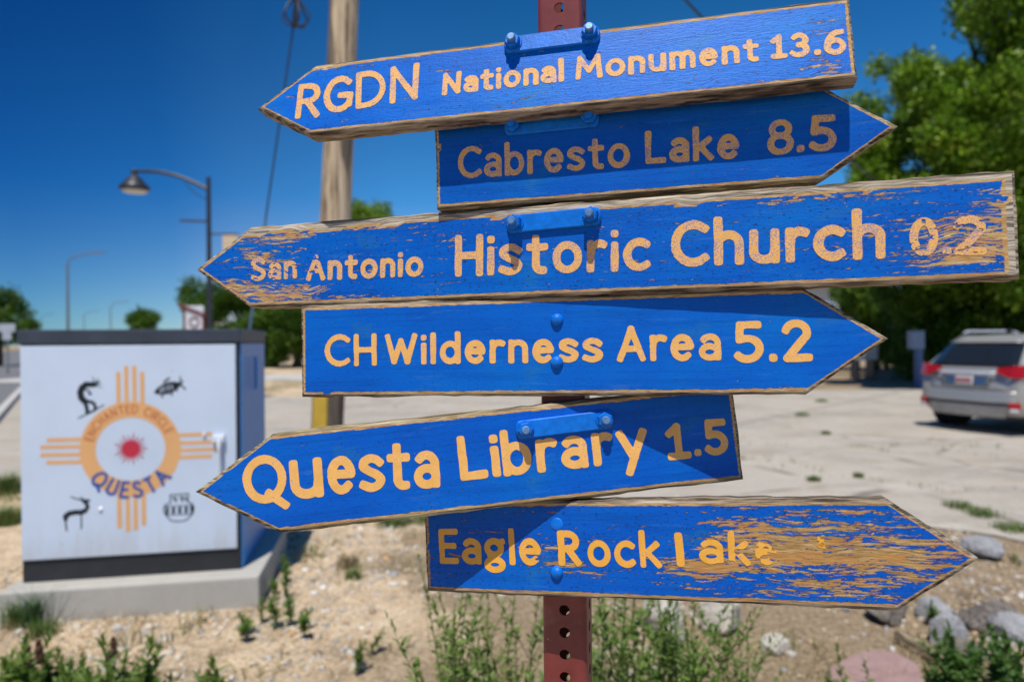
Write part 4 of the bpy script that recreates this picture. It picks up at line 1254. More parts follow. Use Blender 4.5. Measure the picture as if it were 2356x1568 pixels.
# local frame: x across (left to right seen from behind), y forward, z up
ST = [  # y, half width, z bottom, z top, roof half width factor
 (-.02, .70, .46, .72, 1.0), (.00, .80, .40, .80, 1.0), (.06, .865, .32, .98, .985), (.12, .885, .30, 1.10, .95), (.20, .892, .29, 1.20, .90),
 (.32, .898, .28, 1.335, .84), (.48, .90, .27, 1.50, .80), (.70, .90, .26, 1.60, .785), (1.0, .90, .25, 1.645, .78), (1.6, .90, .25, 1.655, .78), (2.2, .90, .25, 1.63, .77), (2.7, .90, .25, 1.52, .76), (3.2, .895, .25, 1.16, .80), (3.5, .88, .25, 1.02, .92), (4.1, .84, .26, .93, .93), (4.45, .76, .32, .80, .95), (4.62, .62, .42, .66, .95)]
bm = bmesh.new()
rings = []
for y, hw, zb, zt, rf in ST:
    belt = min(1.06, zt - .03)
    prof = [(0, zb), (hw * .80, zb), (hw * .965, zb + .06), (hw * .99, zb + (belt - zb) * .35), (hw, zb + (belt - zb) * .62), (hw * .985, belt - .05), (hw * (.5 + .5 * (rf * .06 + .94)), belt)]
    top = zt - belt
    prof += [(hw * (rf + (1 - rf) * .45), belt + top * .48), (hw * (rf + .015), zt - min(.09, top * .2)), (hw * (rf - .07), zt - min(.03, top * .07)), (hw * .45 * rf, zt), (0, zt + .004)]
    full = prof + [(-x, z) for x, z in prof[-2:0:-1]]
    rings.append([bm.verts.new((x, y, z)) for x, z in full])
n = len(rings[0])
for a, b in zip(rings, rings[1:]):
    for i in range(n): bm.faces.new((a[i], a[(i + 1) % n], b[(i + 1) % n], b[i]))
bm.faces.new(rings[0]); bm.faces.new(rings[-1][::-1])
body = bm_obj('body', bm, M_silver, car, True)
m = body.modifiers.new('round', 'SUBSURF'); m.levels = 1; m.render_levels = 1
def panel_grid(name, P00, P10, P11, P01, mat, parent, bow=0.0, th=.012, n=8, out=Vector((0, -1, 0))):
    """slightly bowed panel between four corners with a rim thickness"""
    bm = bmesh.new(); g = []
    for j in range(n + 1):
        row = []
        for i in range(n + 1):
            u, v = i / n, j / n
            p = (Vector(P00) * (1 - u) + Vector(P10) * u) * (1 - v) + (Vector(P01) * (1 - u) + Vector(P11) * u) * v
            row.append(bm.verts.new(p + out * bow * (4 * u * (1 - u))))
        g.append(row)
    fs = [bm.faces.new((g[j][i], g[j][i + 1], g[j + 1][i + 1], g[j + 1][i])) for j in range(n) for i in range(n)]
    r = bmesh.ops.extrude_face_region(bm, geom=fs)
    bmesh.ops.translate(bm, vec=out * -th, verts=[x for x in r['geom'] if isinstance(x, bmesh.types.BMVert)])
    return bm_obj(name, bm, mat, parent, True)
panel_grid('rear_window', (-.75, .115, 1.12), (.75, .115, 1.12), (.64, .47, 1.49), (-.64, .47, 1.49), M_glass, car, .05)
tg = panel_grid('tailgate', (-.66, -.015, .74), (.66, -.015, .74), (.74, .10, 1.10), (-.74, .10, 1.10), M_silver, car, .045, .03)
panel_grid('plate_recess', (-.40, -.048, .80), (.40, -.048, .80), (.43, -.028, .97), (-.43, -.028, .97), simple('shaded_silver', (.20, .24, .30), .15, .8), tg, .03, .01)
panel_grid('number_plate', (-.16, -.085, .81), (.16, -.085, .81), (.16, -.066, .955), (-.16, -.066, .955), simple('pale_number_plate', (.50, .47, .47), .5), tg, .0, .006)
bm = bmesh.new()
for i in range(6): box(bm, (-.115 + .046 * i, -.083, .885), (.028, .006, .06))
bm_obj('plate_characters', bm, M_tail, tg)
panel_grid('chrome_strip', (-.5, -.03, 1.005), (.5, -.03, 1.005), (.5, -.018, 1.035), (-.5, -.018, 1.035), M_bright, tg, .035, .01)
for sx in (-1, 1):
    bm = bmesh.new()
    pts = [(.50, .045, 1.095), (.74, .06, 1.13), (.885, .13, 1.15), (.915, .36, 1.14), (.915, .30, 1.02), (.89, .08, .94), (.72, .015, .95), (.52, .015, 1.03)]
    vs = [bm.verts.new((sx * x, y - .045 if x < .8 else y - .03, z)) for x, y, z in pts]
    bm.faces.new((vs[0], vs[1], vs[6], vs[7])); bm.faces.new((vs[1], vs[2], vs[5], vs[6])); bm.faces.new((vs[2], vs[3], vs[4], vs[5]))
    r = bmesh.ops.extrude_face_region(bm, geom=bm.faces[:])
    bmesh.ops.translate(bm, vec=(-sx * .03, .05, 0), verts=[x for x in r['geom'] if isinstance(x, bmesh.types.BMVert)])
    bm_obj('tail_light', bm, M_tail, car)
    bm = bmesh.new(); box(bm, (sx * .78, .0, .50), (.16, .07, .11), Matrix.Rotation(sx * R(25), 3, 'Z'), .02); bm_obj('reflector', bm, M_tail, car)
    bm = bmesh.new(); box(bm, (sx * .78, -.012, .43), (.12, .07, .06), Matrix.Rotation(sx * R(25), 3, 'Z'), .02); bm_obj('fog_light', bm, M_clear, car)
    bm = bmesh.new(); tube(bm, [(sx * .60, .75, 1.67), (sx * .60, .85, 1.70), (sx * .60, 2.0, 1.705), (sx * .59, 2.15, 1.67)], .018, 8); bm_obj('roof_rail', bm, M_bright, car)
    bm = bmesh.new()
    vs = [bm.verts.new(p) for p in ((sx * .897, .55, 1.08), (sx * .90, 2.75, 1.08), (sx * .785, 2.25, 1.50), (sx * .775, .72, 1.52))]
    bm.faces.new(vs); r = bmesh.ops.extrude_face_region(bm, geom=bm.faces[:]); bmesh.ops.translate(bm, vec=(sx * .014, 0, .006), verts=[x for x in r['geom'] if isinstance(x, bmesh.types.BMVert)])
    bm_obj('side_window', bm, M_glass, car)
    for wy in (.84, 3.55):
        bm = bmesh.new(); lathe(bm, [(.22, -.11), (.31, -.115), (.345, -.08), (.348, .0), (.345, .08), (.31, .115), (.22, .11)], 28, Matrix.Translation((sx * .80, wy, .348)) @ Matrix.Rotation(R(90), 4, 'Y'))
        wheel = bm_obj('wheel', bm, M_rubber, car, True)
        bm = bmesh.new(); lathe(bm, [(.22, -.02), (.215, .116), (.18, .10), (.05, .112), (.03, .118)] if sx > 0 else [(.03, -.118), (.05, -.112), (.18, -.10), (.215, -.116), (.22, .02)], 20, Matrix.Translation((sx * .80, wy, .348)) @ Matrix.Rotation(R(90), 4, 'Y'))
        bm_obj('rim', bm, M_galv, wheel)
        bm = bmesh.new(); lathe(bm, [(.40, -.10), (.40, .02), (.37, .02), (.37, -.10)], 28, Matrix.Translation((sx * .885, wy, .37)) @ Matrix.Rotation(R(90), 4, 'Y'))
        bm_obj('wheel_arch', bm, M_trim, car)
panel_grid('rear_bumper', (-.80, -.02, .54), (.80, -.02, .54), (.82, .0, .72), (-.82, .0, .72), M_silver, car, .09, .05, 10)
panel_grid('bumper_groove', (-.78, -.03, .515), (.78, -.03, .515), (.78, -.03, .545), (-.78, -.03, .545), M_trim, car, .075, .03, 10)
panel_grid('skid_plate', (-.62, .0, .30), (.62, .0, .30), (.72, -.02, .50), (-.72, -.02, .50), simple('dull_silver_plastic', (.30, .30, .30), .4, .4), car, .08, .04, 10)
panel_grid('roof_spoiler', (-.62, .43, 1.505), (.62, .43, 1.505), (.62, .72, 1.625), (-.62, .72, 1.625), M_silver, car, .03, .03)
bm = bmesh.new(); box(bm, (0, 1.05, 1.69), (.05, .12, .07), bev=.02); bm_obj('roof_aerial', bm, M_trim, car)
bm = bmesh.new(); box(bm, (0, 2.2, .30), (1.5, 3.6, .14)); bm_obj('underbody', bm, M_trim, car)

# ------------------------------------------------------------------ stones, gravel, straw
def rock_mat(name, a, b):
    t = NT(name); co = t.coord()
    n = t.noise(co, 7, 6, .65); f = t.noise(co, 60, 3, .7)
    c = t.mix(.3, t.ramp(n, [(.3, a), (.7, b)]), t.ramp(f, [(.35, tuple(x * .5 for x in a)), (.65, b)]))
    return t.fin(c, .85, t.bump(n, .6, .02), 0, .25)
M_rkA = rock_mat('pale_grey_rock', (.20, .20, .205), (.42, .42, .43))
M_rkB = rock_mat('brown_grey_rock', (.10, .088, .075), (.26, .225, .19))
M_rkC = rock_mat('cream_rubble', (.42, .38, .32), (.58, .54, .47))
def rock(label, px, py, w, h, d, mat, seed, sink=.25, cubic=.5):
    """px, py: where its foot meets the ground in the photograph; sizes in metres"""
    g = gp(px, py)
    bm = bmesh.new()
    bmesh.ops.create_icosphere(bm, subdivisions=5, radius=1)
    gr = random.Random(seed * 31)
    cuts = [(Vector((gr.gauss(0, 1), gr.gauss(0, 1), gr.gauss(0, 1))).normalized(), gr.uniform(.62, .92)) for _ in range(int(9 + 10 * cubic))]
    for v in bm.verts:
        q = v.co.normalized()
        for n_, h_ in cuts:
            e_ = q.dot(n_) - h_
            if e_ > 0: q = q - n_ * e_
        q = q * (1 + .06 * mnoise.noise(q * 5 + Vector((0, seed, 0))) + .05 * mnoise.noise(q * 13 + Vector((seed, 0, 0))))
        v.co = Vector((q.x * w / 1.75, q.y * d / 1.75, (q.z + 1 - sink * 2) * h / 1.85))
    o = bm_obj('rock', bm, mat, None, True)
    o.location = (g.x, g.y + d * .3, 0); o.rotation_euler = (0, 0, seed * 1.3)
    return tag(o, label, 'rock', 'rocks on the dirt')
rock('large pale grey boulder beyond the tip of the lowest board', 2275, 1283, .30, .19, .24, M_rkA, 1)
rock('tilted grey rock standing by the weathered stake', 2188, 1490, .17, .20, .14, M_rkA, 2, .2)
rock('dark brown rock just below the lowest board', 2055, 1432, .26, .16, .2, M_rkB, 3)
rock('pale rock behind the tilted grey rock', 2168, 1432, .20, .15, .18, M_rkA, 4)
rock('small cream stone right of the tall weeds', 1790, 1505, .14, .11, .12, M_rkC, 5)
rock('long cream rubble slab behind the weeds right of the post', 1535, 1462, .52, .26, .2, M_rkC, 6, .2, .8)
rock('upright cream rubble block behind the weeds', 1668, 1462, .24, .27, .2, M_rkC, 7, .2, .8)
rock('brown grey rock under the wire mesh', 2300, 1455, .34, .18, .26, M_rkB, 8)
rock('grey rock at the right frame edge', 2350, 1480, .22, .17, .2, M_rkA, 9)
rock('small white stone on the dirt below the lowest board', 1948, 1407, .045, .04, .04, M_rkA, 10)
rock('small rock beside the right edge weeds', 2225, 1508, .16, .10, .14, M_rkB, 11)
rock('tiny white stone near the weed stalks', 1805, 1545, .03, .025, .03, M_rkA, 12)
# weathered stake lying on the dirt
a, b = gp(2065, 1478), gp(2192, 1548)
d = b - a
bm = bmesh.new(); box(bm, (0, 0, 0), (d.length, .055, .05), bev=.006)
o = bm_obj('wooden_stake', bm, wood_mat('grey_stake_wood', 3, .9, .9)); o.location = (a + b) / 2 + Vector((0, 0, .035)); o.rotation_euler = (0, R(2), math.atan2(d.y, d.x))
tag(o, 'weathered grey stake lying on the dirt at lower right', 'stake')
# rose flagstone
pts = [gp(x, y) for x, y in ((1915, 1600), (1898, 1560), (1952, 1528), (2003, 1512), (2060, 1518), (2112, 1545), (2130, 1600), (2090, 1640), (1960, 1640))]
bm = bmesh.new()
lo = [bm.verts.new((p.x, p.y, -.01)) for p in pts]; hi = [bm.verts.new((p.x, p.y, .045)) for p in pts]
bm.faces.new(hi); bm.faces.new(lo[::-1])
for i in range(len(pts)): bm.faces.new((lo[i], lo[(i + 1) % len(pts)], hi[(i + 1) % len(pts)], hi[i]))
bmesh.ops.bevel(bm, geom=bm.edges[:], offset=.008, segments=2, affect='EDGES')
tag(bm_obj('flagstone', bm, rock_mat('rose_flagstone', (.30, .19, .17), (.42, .28, .26))), 'rose coloured flagstone among weeds at the bottom edge', 'flagstone')
# rusty wire mesh bent over the rocks
g = gp(2325, 1462)
bm = bmesh.new()
def mp(u, v): return Vector((-.30 + .62 * u, .05 * math.sin(u * 5), .02 + .26 * v + .05 * math.sin(u * 4 + 1) - .12 * u * v))
for i in range(13): tube(bm, [mp(i / 12, k / 8) + Vector((0, .10 * (k / 8) ** 2, 0)) for k in range(9)], .0016, 4, False)
for j in range(7): tube(bm, [mp(k / 12, j / 6) + Vector((0, .10 * (j / 6) ** 2, 0)) for k in range(13)], .0016, 4, False)
o = bm_obj('wire_mesh', bm, simple('rusty_wire', (.16, .13, .11), .6, .5)); o.location = (g.x, g.y - .08, 0)
tag(o, 'bent piece of wire mesh over the rocks at the right edge', 'wire mesh')

ICO = None
def pebbles(name, pts, sizes, mat, seed):
    bm = bmesh.new(); bmesh.ops.create_icosphere(bm, subdivisions=1, radius=1)
    bm.verts.ensure_lookup_table()
    V = np.array([v.co for v in bm.verts]); Fc = np.array([[v.index for v in f.verts] for f in bm.faces]); bm.free()
    g = np.random.default_rng(seed); n = len(pts)
    sc = np.stack([sizes * g.uniform(.7, 1.3, n), sizes * g.uniform(.6, 1.1, n), sizes * g.uniform(.35, .7, n)], 1)
    ang = g.uniform(0, 6.28, n); c, s = np.cos(ang), np.sin(ang)
    W = V[None] * (1 + .28 * g.normal(size=(n, len(V), 1)).clip(-1, 1)) * sc[:, None]
    X = W[..., 0] * c[:, None] - W[..., 1] * s[:, None]; Y = W[..., 0] * s[:, None] + W[..., 1] * c[:, None]
    Q = np.stack([X + pts[:, :1], Y + pts[:, 1:2], W[..., 2] + sc[:, 2:] * .3], 2).reshape(-1, 3)
    F = (Fc[None] + (np.arange(n) * len(V))[:, None, None]).reshape(-1, 3)
    me = bpy.data.meshes.new(name)
    me.vertices.add(len(Q)); me.vertices.foreach_set('co', Q.ravel().astype(np.float32))
    me.loops.add(F.size); me.loops.foreach_set('vertex_index', F.ravel().astype(np.int32))
    me.polygons.add(len(F)); me.polygons.foreach_set('loop_start', np.arange(0, F.size, 3, dtype=np.int32)); me.polygons.foreach_set('loop_total', np.full(len(F), 3, np.int32))
    me.update(calc_edges=True); me.materials.append(mat)
    o = bpy.data.objects.new(name, me); COL.objects.link(o)
    return o
def isl_mat(name, stops, rough=.85):
    t = NT(name); g = t.n('ShaderNodeNewGeometry')
    c = t.ramp(g.outputs['Random Per Island'], stops)
    t.t.nodes[-1].color_ramp.interpolation = 'LINEAR'
    return t.fin(c, rough, None, 0, .25)
M_gravel = isl_mat('mixed_gravel', [(0, (.26, .19, .12)), (.25, (.46, .36, .24)), (.5, (.58, .49, .37)), (.66, (.36, .33, .30)), (.74, (.60, .54, .45)), (.84, (.30, .30, .31)), (.90, (.55, .34, .15)), (.96, (.62, .58, .52)), (1, (.78, .76, .72))])
def inside_pad(p):
    r = p - np.array([-2.9193, 4.0548]); u = r @ np.array([cu.x, cu.y]); v = r @ np.array([cv.x, cv.y])
    return (u > -.06) & (u < 1.37) & (v > -.17) & (v < 1.0)
def scatter(n, x0, x1, y0, y1, seed, lotlimit=True, dens=None):
    g = np.random.default_rng(seed)
    p = np.stack([g.uniform(x0, x1, n), g.uniform(y0, y1, n)], 1)
    if dens is not None:
        p = p[g.random(len(p)) < dens(p)]
    if lotlimit:
        lx = np.array([q[0] for q in lot[:8]]); ly = np.array([q[1] for q in lot[:8]])
        p = p[p[:, 1] < np.interp(p[:, 0], lx, ly) - .05 + g.normal(size=len(p)) * .12]
    return p[~inside_pad(p)]
dn = lambda sc, seed, k=1.0: (lambda p: np.clip(.45 + k * vnoise(p, sc, seed), 0, 1))
p = scatter(42000, -3.6, 3.8, 2.6, 6.9, 1, True, lambda q: np.clip(np.where(q[:, 0] < -.8, .75, .35) + .6 * vnoise(q, .5, 5), 0, 1))
pl = scatter(7000, -3, 7.5, 5.0, 11.5, 4, False, lambda q: np.clip(.25 + 1.1 * vnoise(q, 1.1, 8), 0, 1) * np.clip(1.25 - (q[:, 1] - 5) / 7, .1, 1))
p = np.vstack([p, pl])
sz = np.random.default_rng(2).lognormal(math.log(.0088), .58, len(p)).clip(.004, .036)
tag(pebbles('gravel', p, sz, M_gravel, 3), 'loose pale gravel and pebbles on the dirt', 'gravel', kind='stuff')
def blades(name, pts, h0, h1, w, mat, seed, lean=.6, label=None, cat=None, parent=None, bend=.5):
    g = np.random.default_rng(seed); n = len(pts)
    a = g.uniform(0, 6.28, n); h = g.uniform(h0, h1, n); ln = g.uniform(.1, lean, n)
    d = np.stack([np.cos(a), np.sin(a), np.zeros(n)], 1); s = np.stack([-np.sin(a), np.cos(a), np.zeros(n)], 1) * (w * g.uniform(.6, 1.3, n))[:, None]
    z = np.array([0, 0, 1.0])
    B = np.concatenate([pts[:, :2], pts[:, 2:3] if pts.shape[1] > 2 else np.zeros((n, 1))], 1)
    m = B + d * (h * ln * .4)[:, None] + z * (h * .6)[:, None]
    t = B + d * (h * ln * (1 + bend))[:, None] + z * (h * (1 - .3 * ln))[:, None]
    Q = np.stack([np.stack([B - s, B + s, m + s * .7, m - s * .7], 1), np.stack([m - s * .7, m + s * .7, t + s * .1, t - s * .1], 1)], 1).reshape(-1, 4, 3)
    o = np_quads(name, Q, mat, parent)
    return o
M_straw = isl_mat('dry_straw', [(0, (.12, .08, .04)), (.35, (.28, .20, .10)), (.7, (.44, .34, .19)), (1, (.60, .50, .32))])
M_green = isl_mat('green_grass_blades', [(0, (.05, .11, .02)), (.5, (.09, .17, .03)), (1, (.22, .22, .07))], .6)
p = scatter(130000, -3.6, 3.8, 2.6, 6.8, 21, True, lambda q: np.clip(1.1 * vnoise(q, .8, 15) + .8 * vnoise(q, .2, 16) - .05, 0, 1) * np.where(q[:, 0] < -.9, .5, 1.3))
tag(blades('dry_grass', p, .02, .10, .0013, M_straw, 22, 1.6), 'sparse dry straw lying over the dirt', 'dry grass', kind='stuff')
def strip(n, x0, x1, y0, y1, seed, sc, thr):
    q = scatter(n, x0, x1, y0, y1, seed, False)
    return q[vnoise(q, sc, seed + 1) + .5 * vnoise(q, sc * .3, seed + 2) > thr]
ck = scatter(60000, -1, 9, 5.0, 13, 61, False)
ck = ck[np.abs(vnoise(ck, 1.6, 62) + .35 * vnoise(ck, .5, 63)) < .012]
ck = ck[vnoise(ck, .9, 64) > .05]
fl = scatter(26000, -3.4, 3.6, 2.7, 6.6, 71, True, lambda v: np.clip(2.2 * vnoise(v, .30, 72) - 1.15 + .3 * vnoise(v, .9, 73), 0, 1))
q = np.concatenate([ck, fl, strip(30000, -14, 10, 21, 29.5, 41, 1.4, -.15), strip(9000, -8.6, -3.0, 6.1, 7.9, 43, .6, -.1)])
tag(blades('grass', q, .03, .12, .0045, isl_mat('mixed_verge_grass', [(0, (.10, .14, .03)), (.5, (.20, .20, .07)), (1, (.36, .29, .14))], .7), 44, 1.0), 'patchy yellow green grass along the edge of the concrete', 'grass', kind='stuff')

# ------------------------------------------------------------------ weeds
M_wleaf = leaf_mat('weed_leaves', [(.085, .15, .028), (.14, .22, .045), (.20, .28, .075), (.26, .33, .11)], .35)
M_wdark = leaf_mat('dark_weed_leaves', [(.04, .10, .022), (.075, .15, .035), (.12, .20, .055)], .3)
M_stem = simple('weed_stem', (.13, .17, .05), .6, 0, .3, .2, 40)
M_seed = isl_mat('brown_seed_heads', [(0, (.07, .035, .022)), (1, (.15, .075, .045))])
def leaf_faces(base, dirn, up, L, w):
    """a folded lance-shaped leaf: list of triangles/quads"""
    s = dirn.cross(up).normalized(); n = s.cross(dirn).normalized()
    f = []
    prev = None
    for t, k in ((0, .12), (.2, .75), (.45, 1.0), (.75, .6), (1, .02)):
        c = base + dirn * L * t - up * L * .22 * t * t
        l = c + s * w * k + n * w * k * .45; r = c - s * w * k + n * w * k * .45
        cur = (l, c, r)
        if prev:
            f.append((prev[0], prev[1], cur[1], cur[0])); f.append((prev[1], prev[2], cur[2], cur[1]))
        prev = cur
    return f
def weed(h, nleaf, L, w, seed, label, group, loc, lm=None, seedhead=False, lean=.12, branches=2, name='weed', bare=.15):
    g = random.Random(seed)
    o = thing(name, label, 'weed', loc, g.uniform(0, 6.28), group)
    bm = bmesh.new(); V = []; Fc = []; SV = []; SF = []
    def stalk(b, d, hh, nl, r):
        pts = []; p = Vector(b); dd = Vector(d)
        for k in range(9):
            pts.append(p.copy()); p = p + dd * (hh / 8); dd = (dd + Vector((g.uniform(-.11, .11), g.uniform(-.11, .11), .035))).normalized()
        tube(bm, pts, [r * (1 - .75 * k / 8) for k in range(9)], 5)
        ph = g.uniform(0, 6.28)
        for i in range(nl):
            t = bare + (1 - bare) * (i + g.random() * .6) / nl
            k = min(7.99, t * 8); a = pts[int(k)].lerp(pts[int(k) + 1], k % 1)
            ph += 2.4 + g.uniform(-.3, .3)
            el = g.uniform(.35, 1.0) + (.5 if t > .85 else 0)
            dr = Vector((math.cos(ph) * math.cos(el), math.sin(ph) * math.cos(el), math.sin(el)))
            sz = (1 - .55 * t ** 2) * g.uniform(.75, 1.2)
            for q in leaf_faces(a, dr, Vector((0, 0, 1)) if abs(dr.z) < .95 else Vector((1, 0, 0)), L * sz, w * sz):
                i0 = len(V); V.extend(q); Fc.append((i0, i0 + 1, i0 + 2, i0 + 3))
        return pts
    pts = stalk((0, 0, -.01), Vector((g.uniform(-lean, lean), g.uniform(-lean, lean), 1)).normalized(), h, nleaf, .0032 * (h / .6) ** .5)
    for b in range(branches):
        k = g.randint(2, 5); az = g.uniform(0, 6.28)
        stalk(pts[k], Vector((math.cos(az) * .6, math.sin(az) * .6, 1)).normalized(), h * g.uniform(.25, .45), max(4, nleaf // 3), .0018)
    if seedhead:
        for k in range(150):
            t = g.random(); a = pts[-1] + Vector((0, 0, h * .28 * t)); r = .022 * (1 - .7 * t) * g.random() ** .5; az = g.uniform(0, 6.28)
            c = a + Vector((math.cos(az) * r, math.sin(az) * r, 0)); s = .006
            i0 = len(SV)
            ax = Vector((g.gauss(0, 1), g.gauss(0, 1), g.gauss(0, 1))).normalized(); bx = ax.orthogonal().normalized(); cx = ax.cross(bx)
            SV.extend([c + ax * s, c + bx * s, c - ax * s, c - bx * s, c + cx * s, c - cx * s])
            for q in ((0, 1, 4), (1, 2, 4), (2, 3, 4), (3, 0, 4), (1, 0, 5), (2, 1, 5), (3, 2, 5), (0, 3, 5)): SF.append(tuple(i0 + x for x in q))
    bm_obj('stem', bm, M_stem, o)
    mesh_obj('foliage', V, Fc, lm or M_wleaf, o)
    if SV: mesh_obj('seed_head', SV, SF, M_seed, o)
    return o
def place(o, loc, rz, sc=1.0, label=None):
    c = copy_tree(o); c.location = loc; c.rotation_euler = (0, 0, rz); c.scale = (sc, sc, sc)
    if label: c['label'] = label
    return c
g = random.Random(5)
WG = 'tall weeds behind the red post'
WL = 'tall leafy green weed behind the red post'
protos = [weed(.80 + .06 * i, 50 + 5 * (i % 3), .052, .0085, 100 + i, WL, WG, (0, 0, 0), None, False, .22, 5, bare=.25) for i in range(6)]
spots = []
def top_at(px, py, Y): return at(px, py, Y)
wx = [(978, 1440), (1000, 1470), (1030, 1400), (1052, 1385), (1075, 1372), (1098, 1410), (1120, 1385), (1148, 1395), (1175, 1375), (1200, 1440), (1225, 1410),
      (1345, 1400), (1362, 1378), (1385, 1392), (1404, 1385), (1425, 1370), (1446, 1392), (1462, 1382), (1485, 1395), (1500, 1420), (1520, 1400), (1540, 1378), (1556, 1398), (1580, 1410), (1596, 1388), (1612, 1384), (1632, 1405), (1655, 1420),
      (1690, 1450), (1700, 1376), (1715, 1480), (1742, 1490), (1380, 1440), (1420, 1450), (1470, 1460), (1520, 1470), (1560, 1465), (1600, 1480), (1640, 1490), (1680, 1510), (1440, 1490), (1500, 1500), (1560, 1510), (1620, 1520), (1400, 1500), (1350, 1470), (1365, 1520), (1530, 1530),
      (1090, 1470), (1140, 1460), (1180, 1490), (1050, 1500), (1010, 1520), (1120, 1520), (1210, 1520), (965, 1510)]
for i, (x, y) in enumerate(wx):
    Y = g.uniform(1.75, 2.45)
    t = top_at(x, y, Y); 
    if i < 6: o = protos[i]
    else: o = copy_tree(protos[g.randrange(6)])
    sc = max(.35, t.z / .86)
    o.location = (t.x + g.uniform(-.04, .04), t.y, 0); o.rotation_euler = (0, 0, g.uniform(0, 6.28)); o.scale = (min(1, sc) ** .5 if sc < 1 else 1, min(1, sc) ** .5 if sc < 1 else 1, sc)
dry = [weed(.85 + .1 * i, 6, .03, .004, 150 + i, 'thin dry straw coloured stalk among the green weeds', 'dry stalks among the weeds', (0, 0, 0), isl_mat('dry_leaf', [(0, (.22, .15, .07)), (1, (.42, .32, .17))]), False, .25, 5, 'dry_stalk', .5) for i in range(2)]
for q in dry:
    for ch in q.children:
        if ch.name.startswith('stem'): ch.data.materials.clear(); ch.data.materials.append(simple('dry_stem', (.34, .25, .13), .8))
for i, (x, y) in enumerate(((990, 1490), (1065, 1450), (1160, 1430), (1195, 1500), (1370, 1425), (1455, 1450), (1510, 1440), (1575, 1455), (1625, 1470), (1675, 1460), (1720, 1510), (1410, 1470))):
    t = top_at(x, y, g.uniform(1.8, 2.4)); o = dry[i] if i < 2 else copy_tree(dry[g.randrange(2)])
    o.location = (t.x, t.y, 0); o.rotation_euler = (0, 0, g.uniform(0, 6.28)); o.scale = (1, 1, t.z / .92)
# lower left weeds
L1 = 'low green weed at the lower left corner'; G1 = 'low weeds at the lower left corner'
lp = [weed(.44 + .03 * i, 40, .120, .0175, 200 + i, L1, G1, (0, 0, 0), None, False, .2, 5) for i in range(4)]
ll = [(5, 1520), (22, 1545), (45, 1525), (62, 1500), (80, 1548), (100, 1515), (118, 1540), (135, 1498), (150, 1535), (168, 1508), (185, 1550), (205, 1530), (225, 1545), (250, 1520), (268, 1505), (285, 1540), (300, 1500), (312, 1530), (335, 1550), (360, 1545), (500, 1550), (515, 1530), (530, 1552), (30, 1500), (110, 1560), (240, 1560), (180, 1530), (320, 1560)]
for i, (x, y) in enumerate(ll):
    Y = g.uniform(2.55, 2.95); t = top_at(x, y - 22, Y)
    o = lp[i] if i < 4 else copy_tree(lp[g.randrange(4)])
    o.location = (t.x, t.y, 0); o.rotation_euler = (0, 0, g.uniform(0, 6.28)); s = t.z / .50; o.scale = (s, s, s)
for x, y, lab in ((92, 1462, 'weed with a thick brown seed head, tallest at lower left'), (272, 1458, 'weed with a brown seed head, right of the tallest one at lower left'), (36, 1486, 'weed with a small brown seed head at far lower left'), (468, 1540, 'short brown seed head poking up at the bottom edge, right of the lower left weeds'), (55, 1500, 'weed with a dark seed head between its two taller neighbours at lower left')):
    Y = g.uniform(2.6, 2.85); t = top_at(x, y, Y)
    weed(t.z / 1.28, 18, .05, .007, 300 + x, lab, 'weeds with brown seed heads', (t.x, t.y, 0), None, True, .08, 1)
# lower right weeds
L2 = 'dark green weed at the lower right corner'; G2 = 'dark weeds at the lower right corner'
rp = [weed(.50 + .04 * i, 60, .080, .0150, 400 + i, L2, G2, (0, 0, 0), M_wdark, False, .2, 3) for i in range(4)]
rl = [(2130, 1530), (2150, 1495), (2175, 1470), (2195, 1505), (2210, 1478), (2228, 1450), (2245, 1490), (2262, 1445), (2280, 1475), (2296, 1440), (2312, 1468), (2330, 1450), (2348, 1480), (2170, 1535), (2220, 1530), (2260, 1530), (2300, 1520), (2340, 1530), (2362, 1455), (2190, 1550), (2240, 1555), (2290, 1555), (2330, 1560), (2380, 1500), (2320, 1500), (2275, 1510)]
for i, (x, y) in enumerate(rl):
    Y = g.uniform(2.45, 2.9); t = top_at(x, y - 14, Y)
    o = rp[i] if i < 4 else copy_tree(rp[g.randrange(4)])
    o.location = (t.x, t.y, 0); o.rotation_euler = (0, 0, g.uniform(0, 6.28)); s = t.z / .58; o.scale = (s, s, s)
for x, y, lab in ((1962, 1478, 'single green weed in front of the flagstone, left one'), (2042, 1512, 'single green weed in front of the flagstone, right one')):
    t = top_at(x, y, 2.5); weed(t.z, 42, .055, .0115, 500 + x, lab, 'single weeds by the flagstone', (t.x, t.y, 0), None, False, .05, 1)
for x, y, lab in ((1920, 1530, 'low sprawling weed at the left corner of the flagstone'), (2145, 1395, 'bushy weed behind the rocks under the tip of the lowest board')):
    t = top_at(x, y, 3.0 if x < 2000 else 3.8); weed(max(.16, t.z), 30, .05, .009, 520 + x, lab, 'low weeds among the rocks', (t.x, t.y, 0), None, False, .3, 3)
# creeping weeds on the gravel beside the pad
C1 = 'small creeping green weed on the gravel beside the concrete pad'; G3 = 'small creeping weeds on the gravel'
cp = [weed(.20, 26, .055, .011, 600 + i, C1, G3, (0, 0, 0), None, False, .5, 3) for i in range(3)]
cl = [(600, 1425), (585, 1440), (615, 1395), (640, 1350), (655, 1330), (660, 1365), (640, 1432), (690, 1440), (700, 1452), (560, 1455), (670, 1425), (830, 1520), (820, 1545), (845, 1500), (665, 1310), (630, 1372)]
for i, (x, y) in enumerate(cl):
    q = gp(x, y + 12); o = cp[i] if i < 3 else copy_tree(cp[g.randrange(3)])
    o.location = q; o.rotation_euler = (R(g.uniform(-25, 25)), R(g.uniform(-25, 25)), g.uniform(0, 6.28)); s = g.uniform(.55, 1.0); o.scale = (s, s, s)
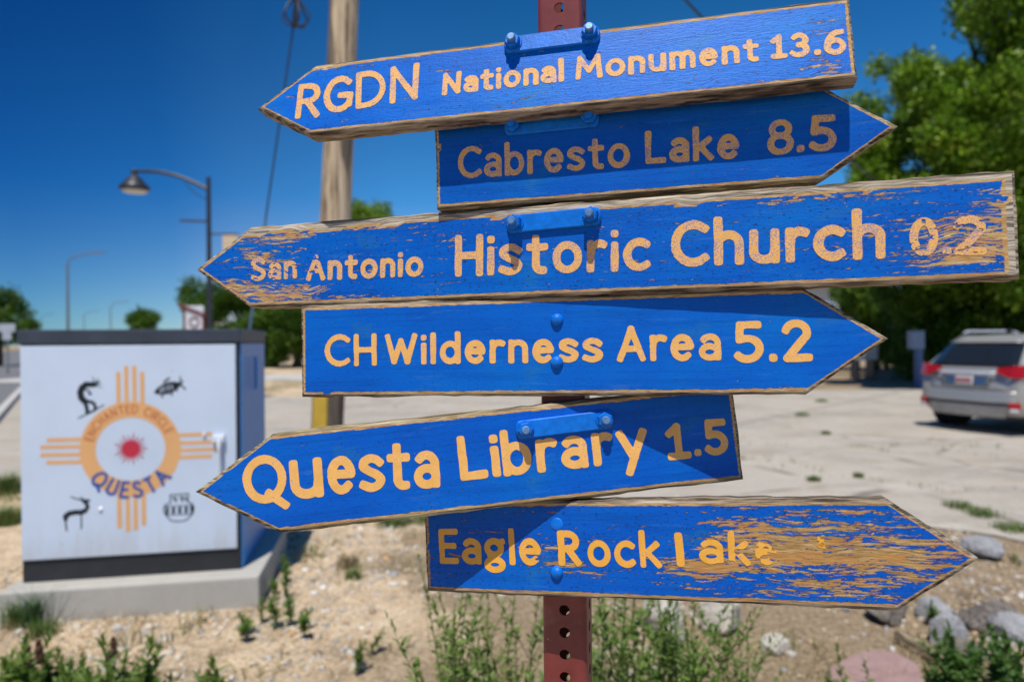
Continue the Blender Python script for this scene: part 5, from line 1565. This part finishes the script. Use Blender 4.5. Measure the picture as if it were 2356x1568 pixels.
# grass tufts
def tuft(px, py, hgt, rad, n, label, mat, seed, z=0.0, group='grass tufts'):
    rad = min(rad, .22); n = int(n * 1.8)
    q = gp(px, py)
    gg = np.random.default_rng(seed)
    p = gg.normal(size=(n, 2)).clip(-1.6, 1.6) * rad * .33
    o = blades('grass_tuft', p, hgt * .5, hgt, .003, mat, seed, .7)
    o.location = (q.x, q.y, z)
    return tag(o, label, 'grass tuft', group)
tuft(40, 1440, .20, .10, 90, 'bright green grass tuft at the left foot of the concrete pad', M_green, 1)
tuft(78, 1448, .26, .06, 70, 'darker pointed grass tuft right of the bright one by the pad', isl_mat('deep_green_blades', [(0, (.02, .06, .02)), (1, (.06, .12, .03))]), 2)
tuft(98, 1462, .12, .12, 70, 'low grass tuft in front of the pad near its left end', M_green, 3)
tuft(20, 1135, .28, .35, 260, 'green grass clump at the left edge behind the cabinet', M_green, 4)
tuft(15, 1205, .22, .35, 220, 'lower green grass clump at the left edge beside the cabinet', M_green, 5)
tuft(800, 1305, .14, .12, 90, 'straw coloured grass tuft on the gravel between pad and post', M_straw, 6)
tuft(815, 1330, .10, .09, 60, 'pale grass tuft just below the straw coloured one', M_green, 7)
for i, (x, y, r, lab) in enumerate(((1845, 957, .45, 'grass clump in a crack of the concrete, farthest right of the boards'), (1872, 1108, .12, 'small grass clump on the concrete, nearer and lower'), (2262, 1188, .35, 'grass clump along a crack at the right edge of the concrete'), (2330, 1222, .25, 'dark grass clump at the right end of the crack'), (1975, 1100, .08, 'tiny grass clump on the bare concrete'), (1900, 1000, .12, 'thin grass clump midway across the concrete'), (1890, 925, .5, 'yellowing grass clump beyond the tip of the 5.2 board'), (2208, 1170, .2, 'thin grass clump left of the crack grass'))):
    tuft(x, y, .07 + .06 * r, r, 130, lab, M_green, 20 + i, .012)
tuft(905, 1208, .14, .3, 160, 'green grass clump glimpsed under the 1.5 board', M_green, 31)
tuft(975, 1202, .12, .25, 120, 'second green grass clump under the 1.5 board, nearer the post', M_green, 32)
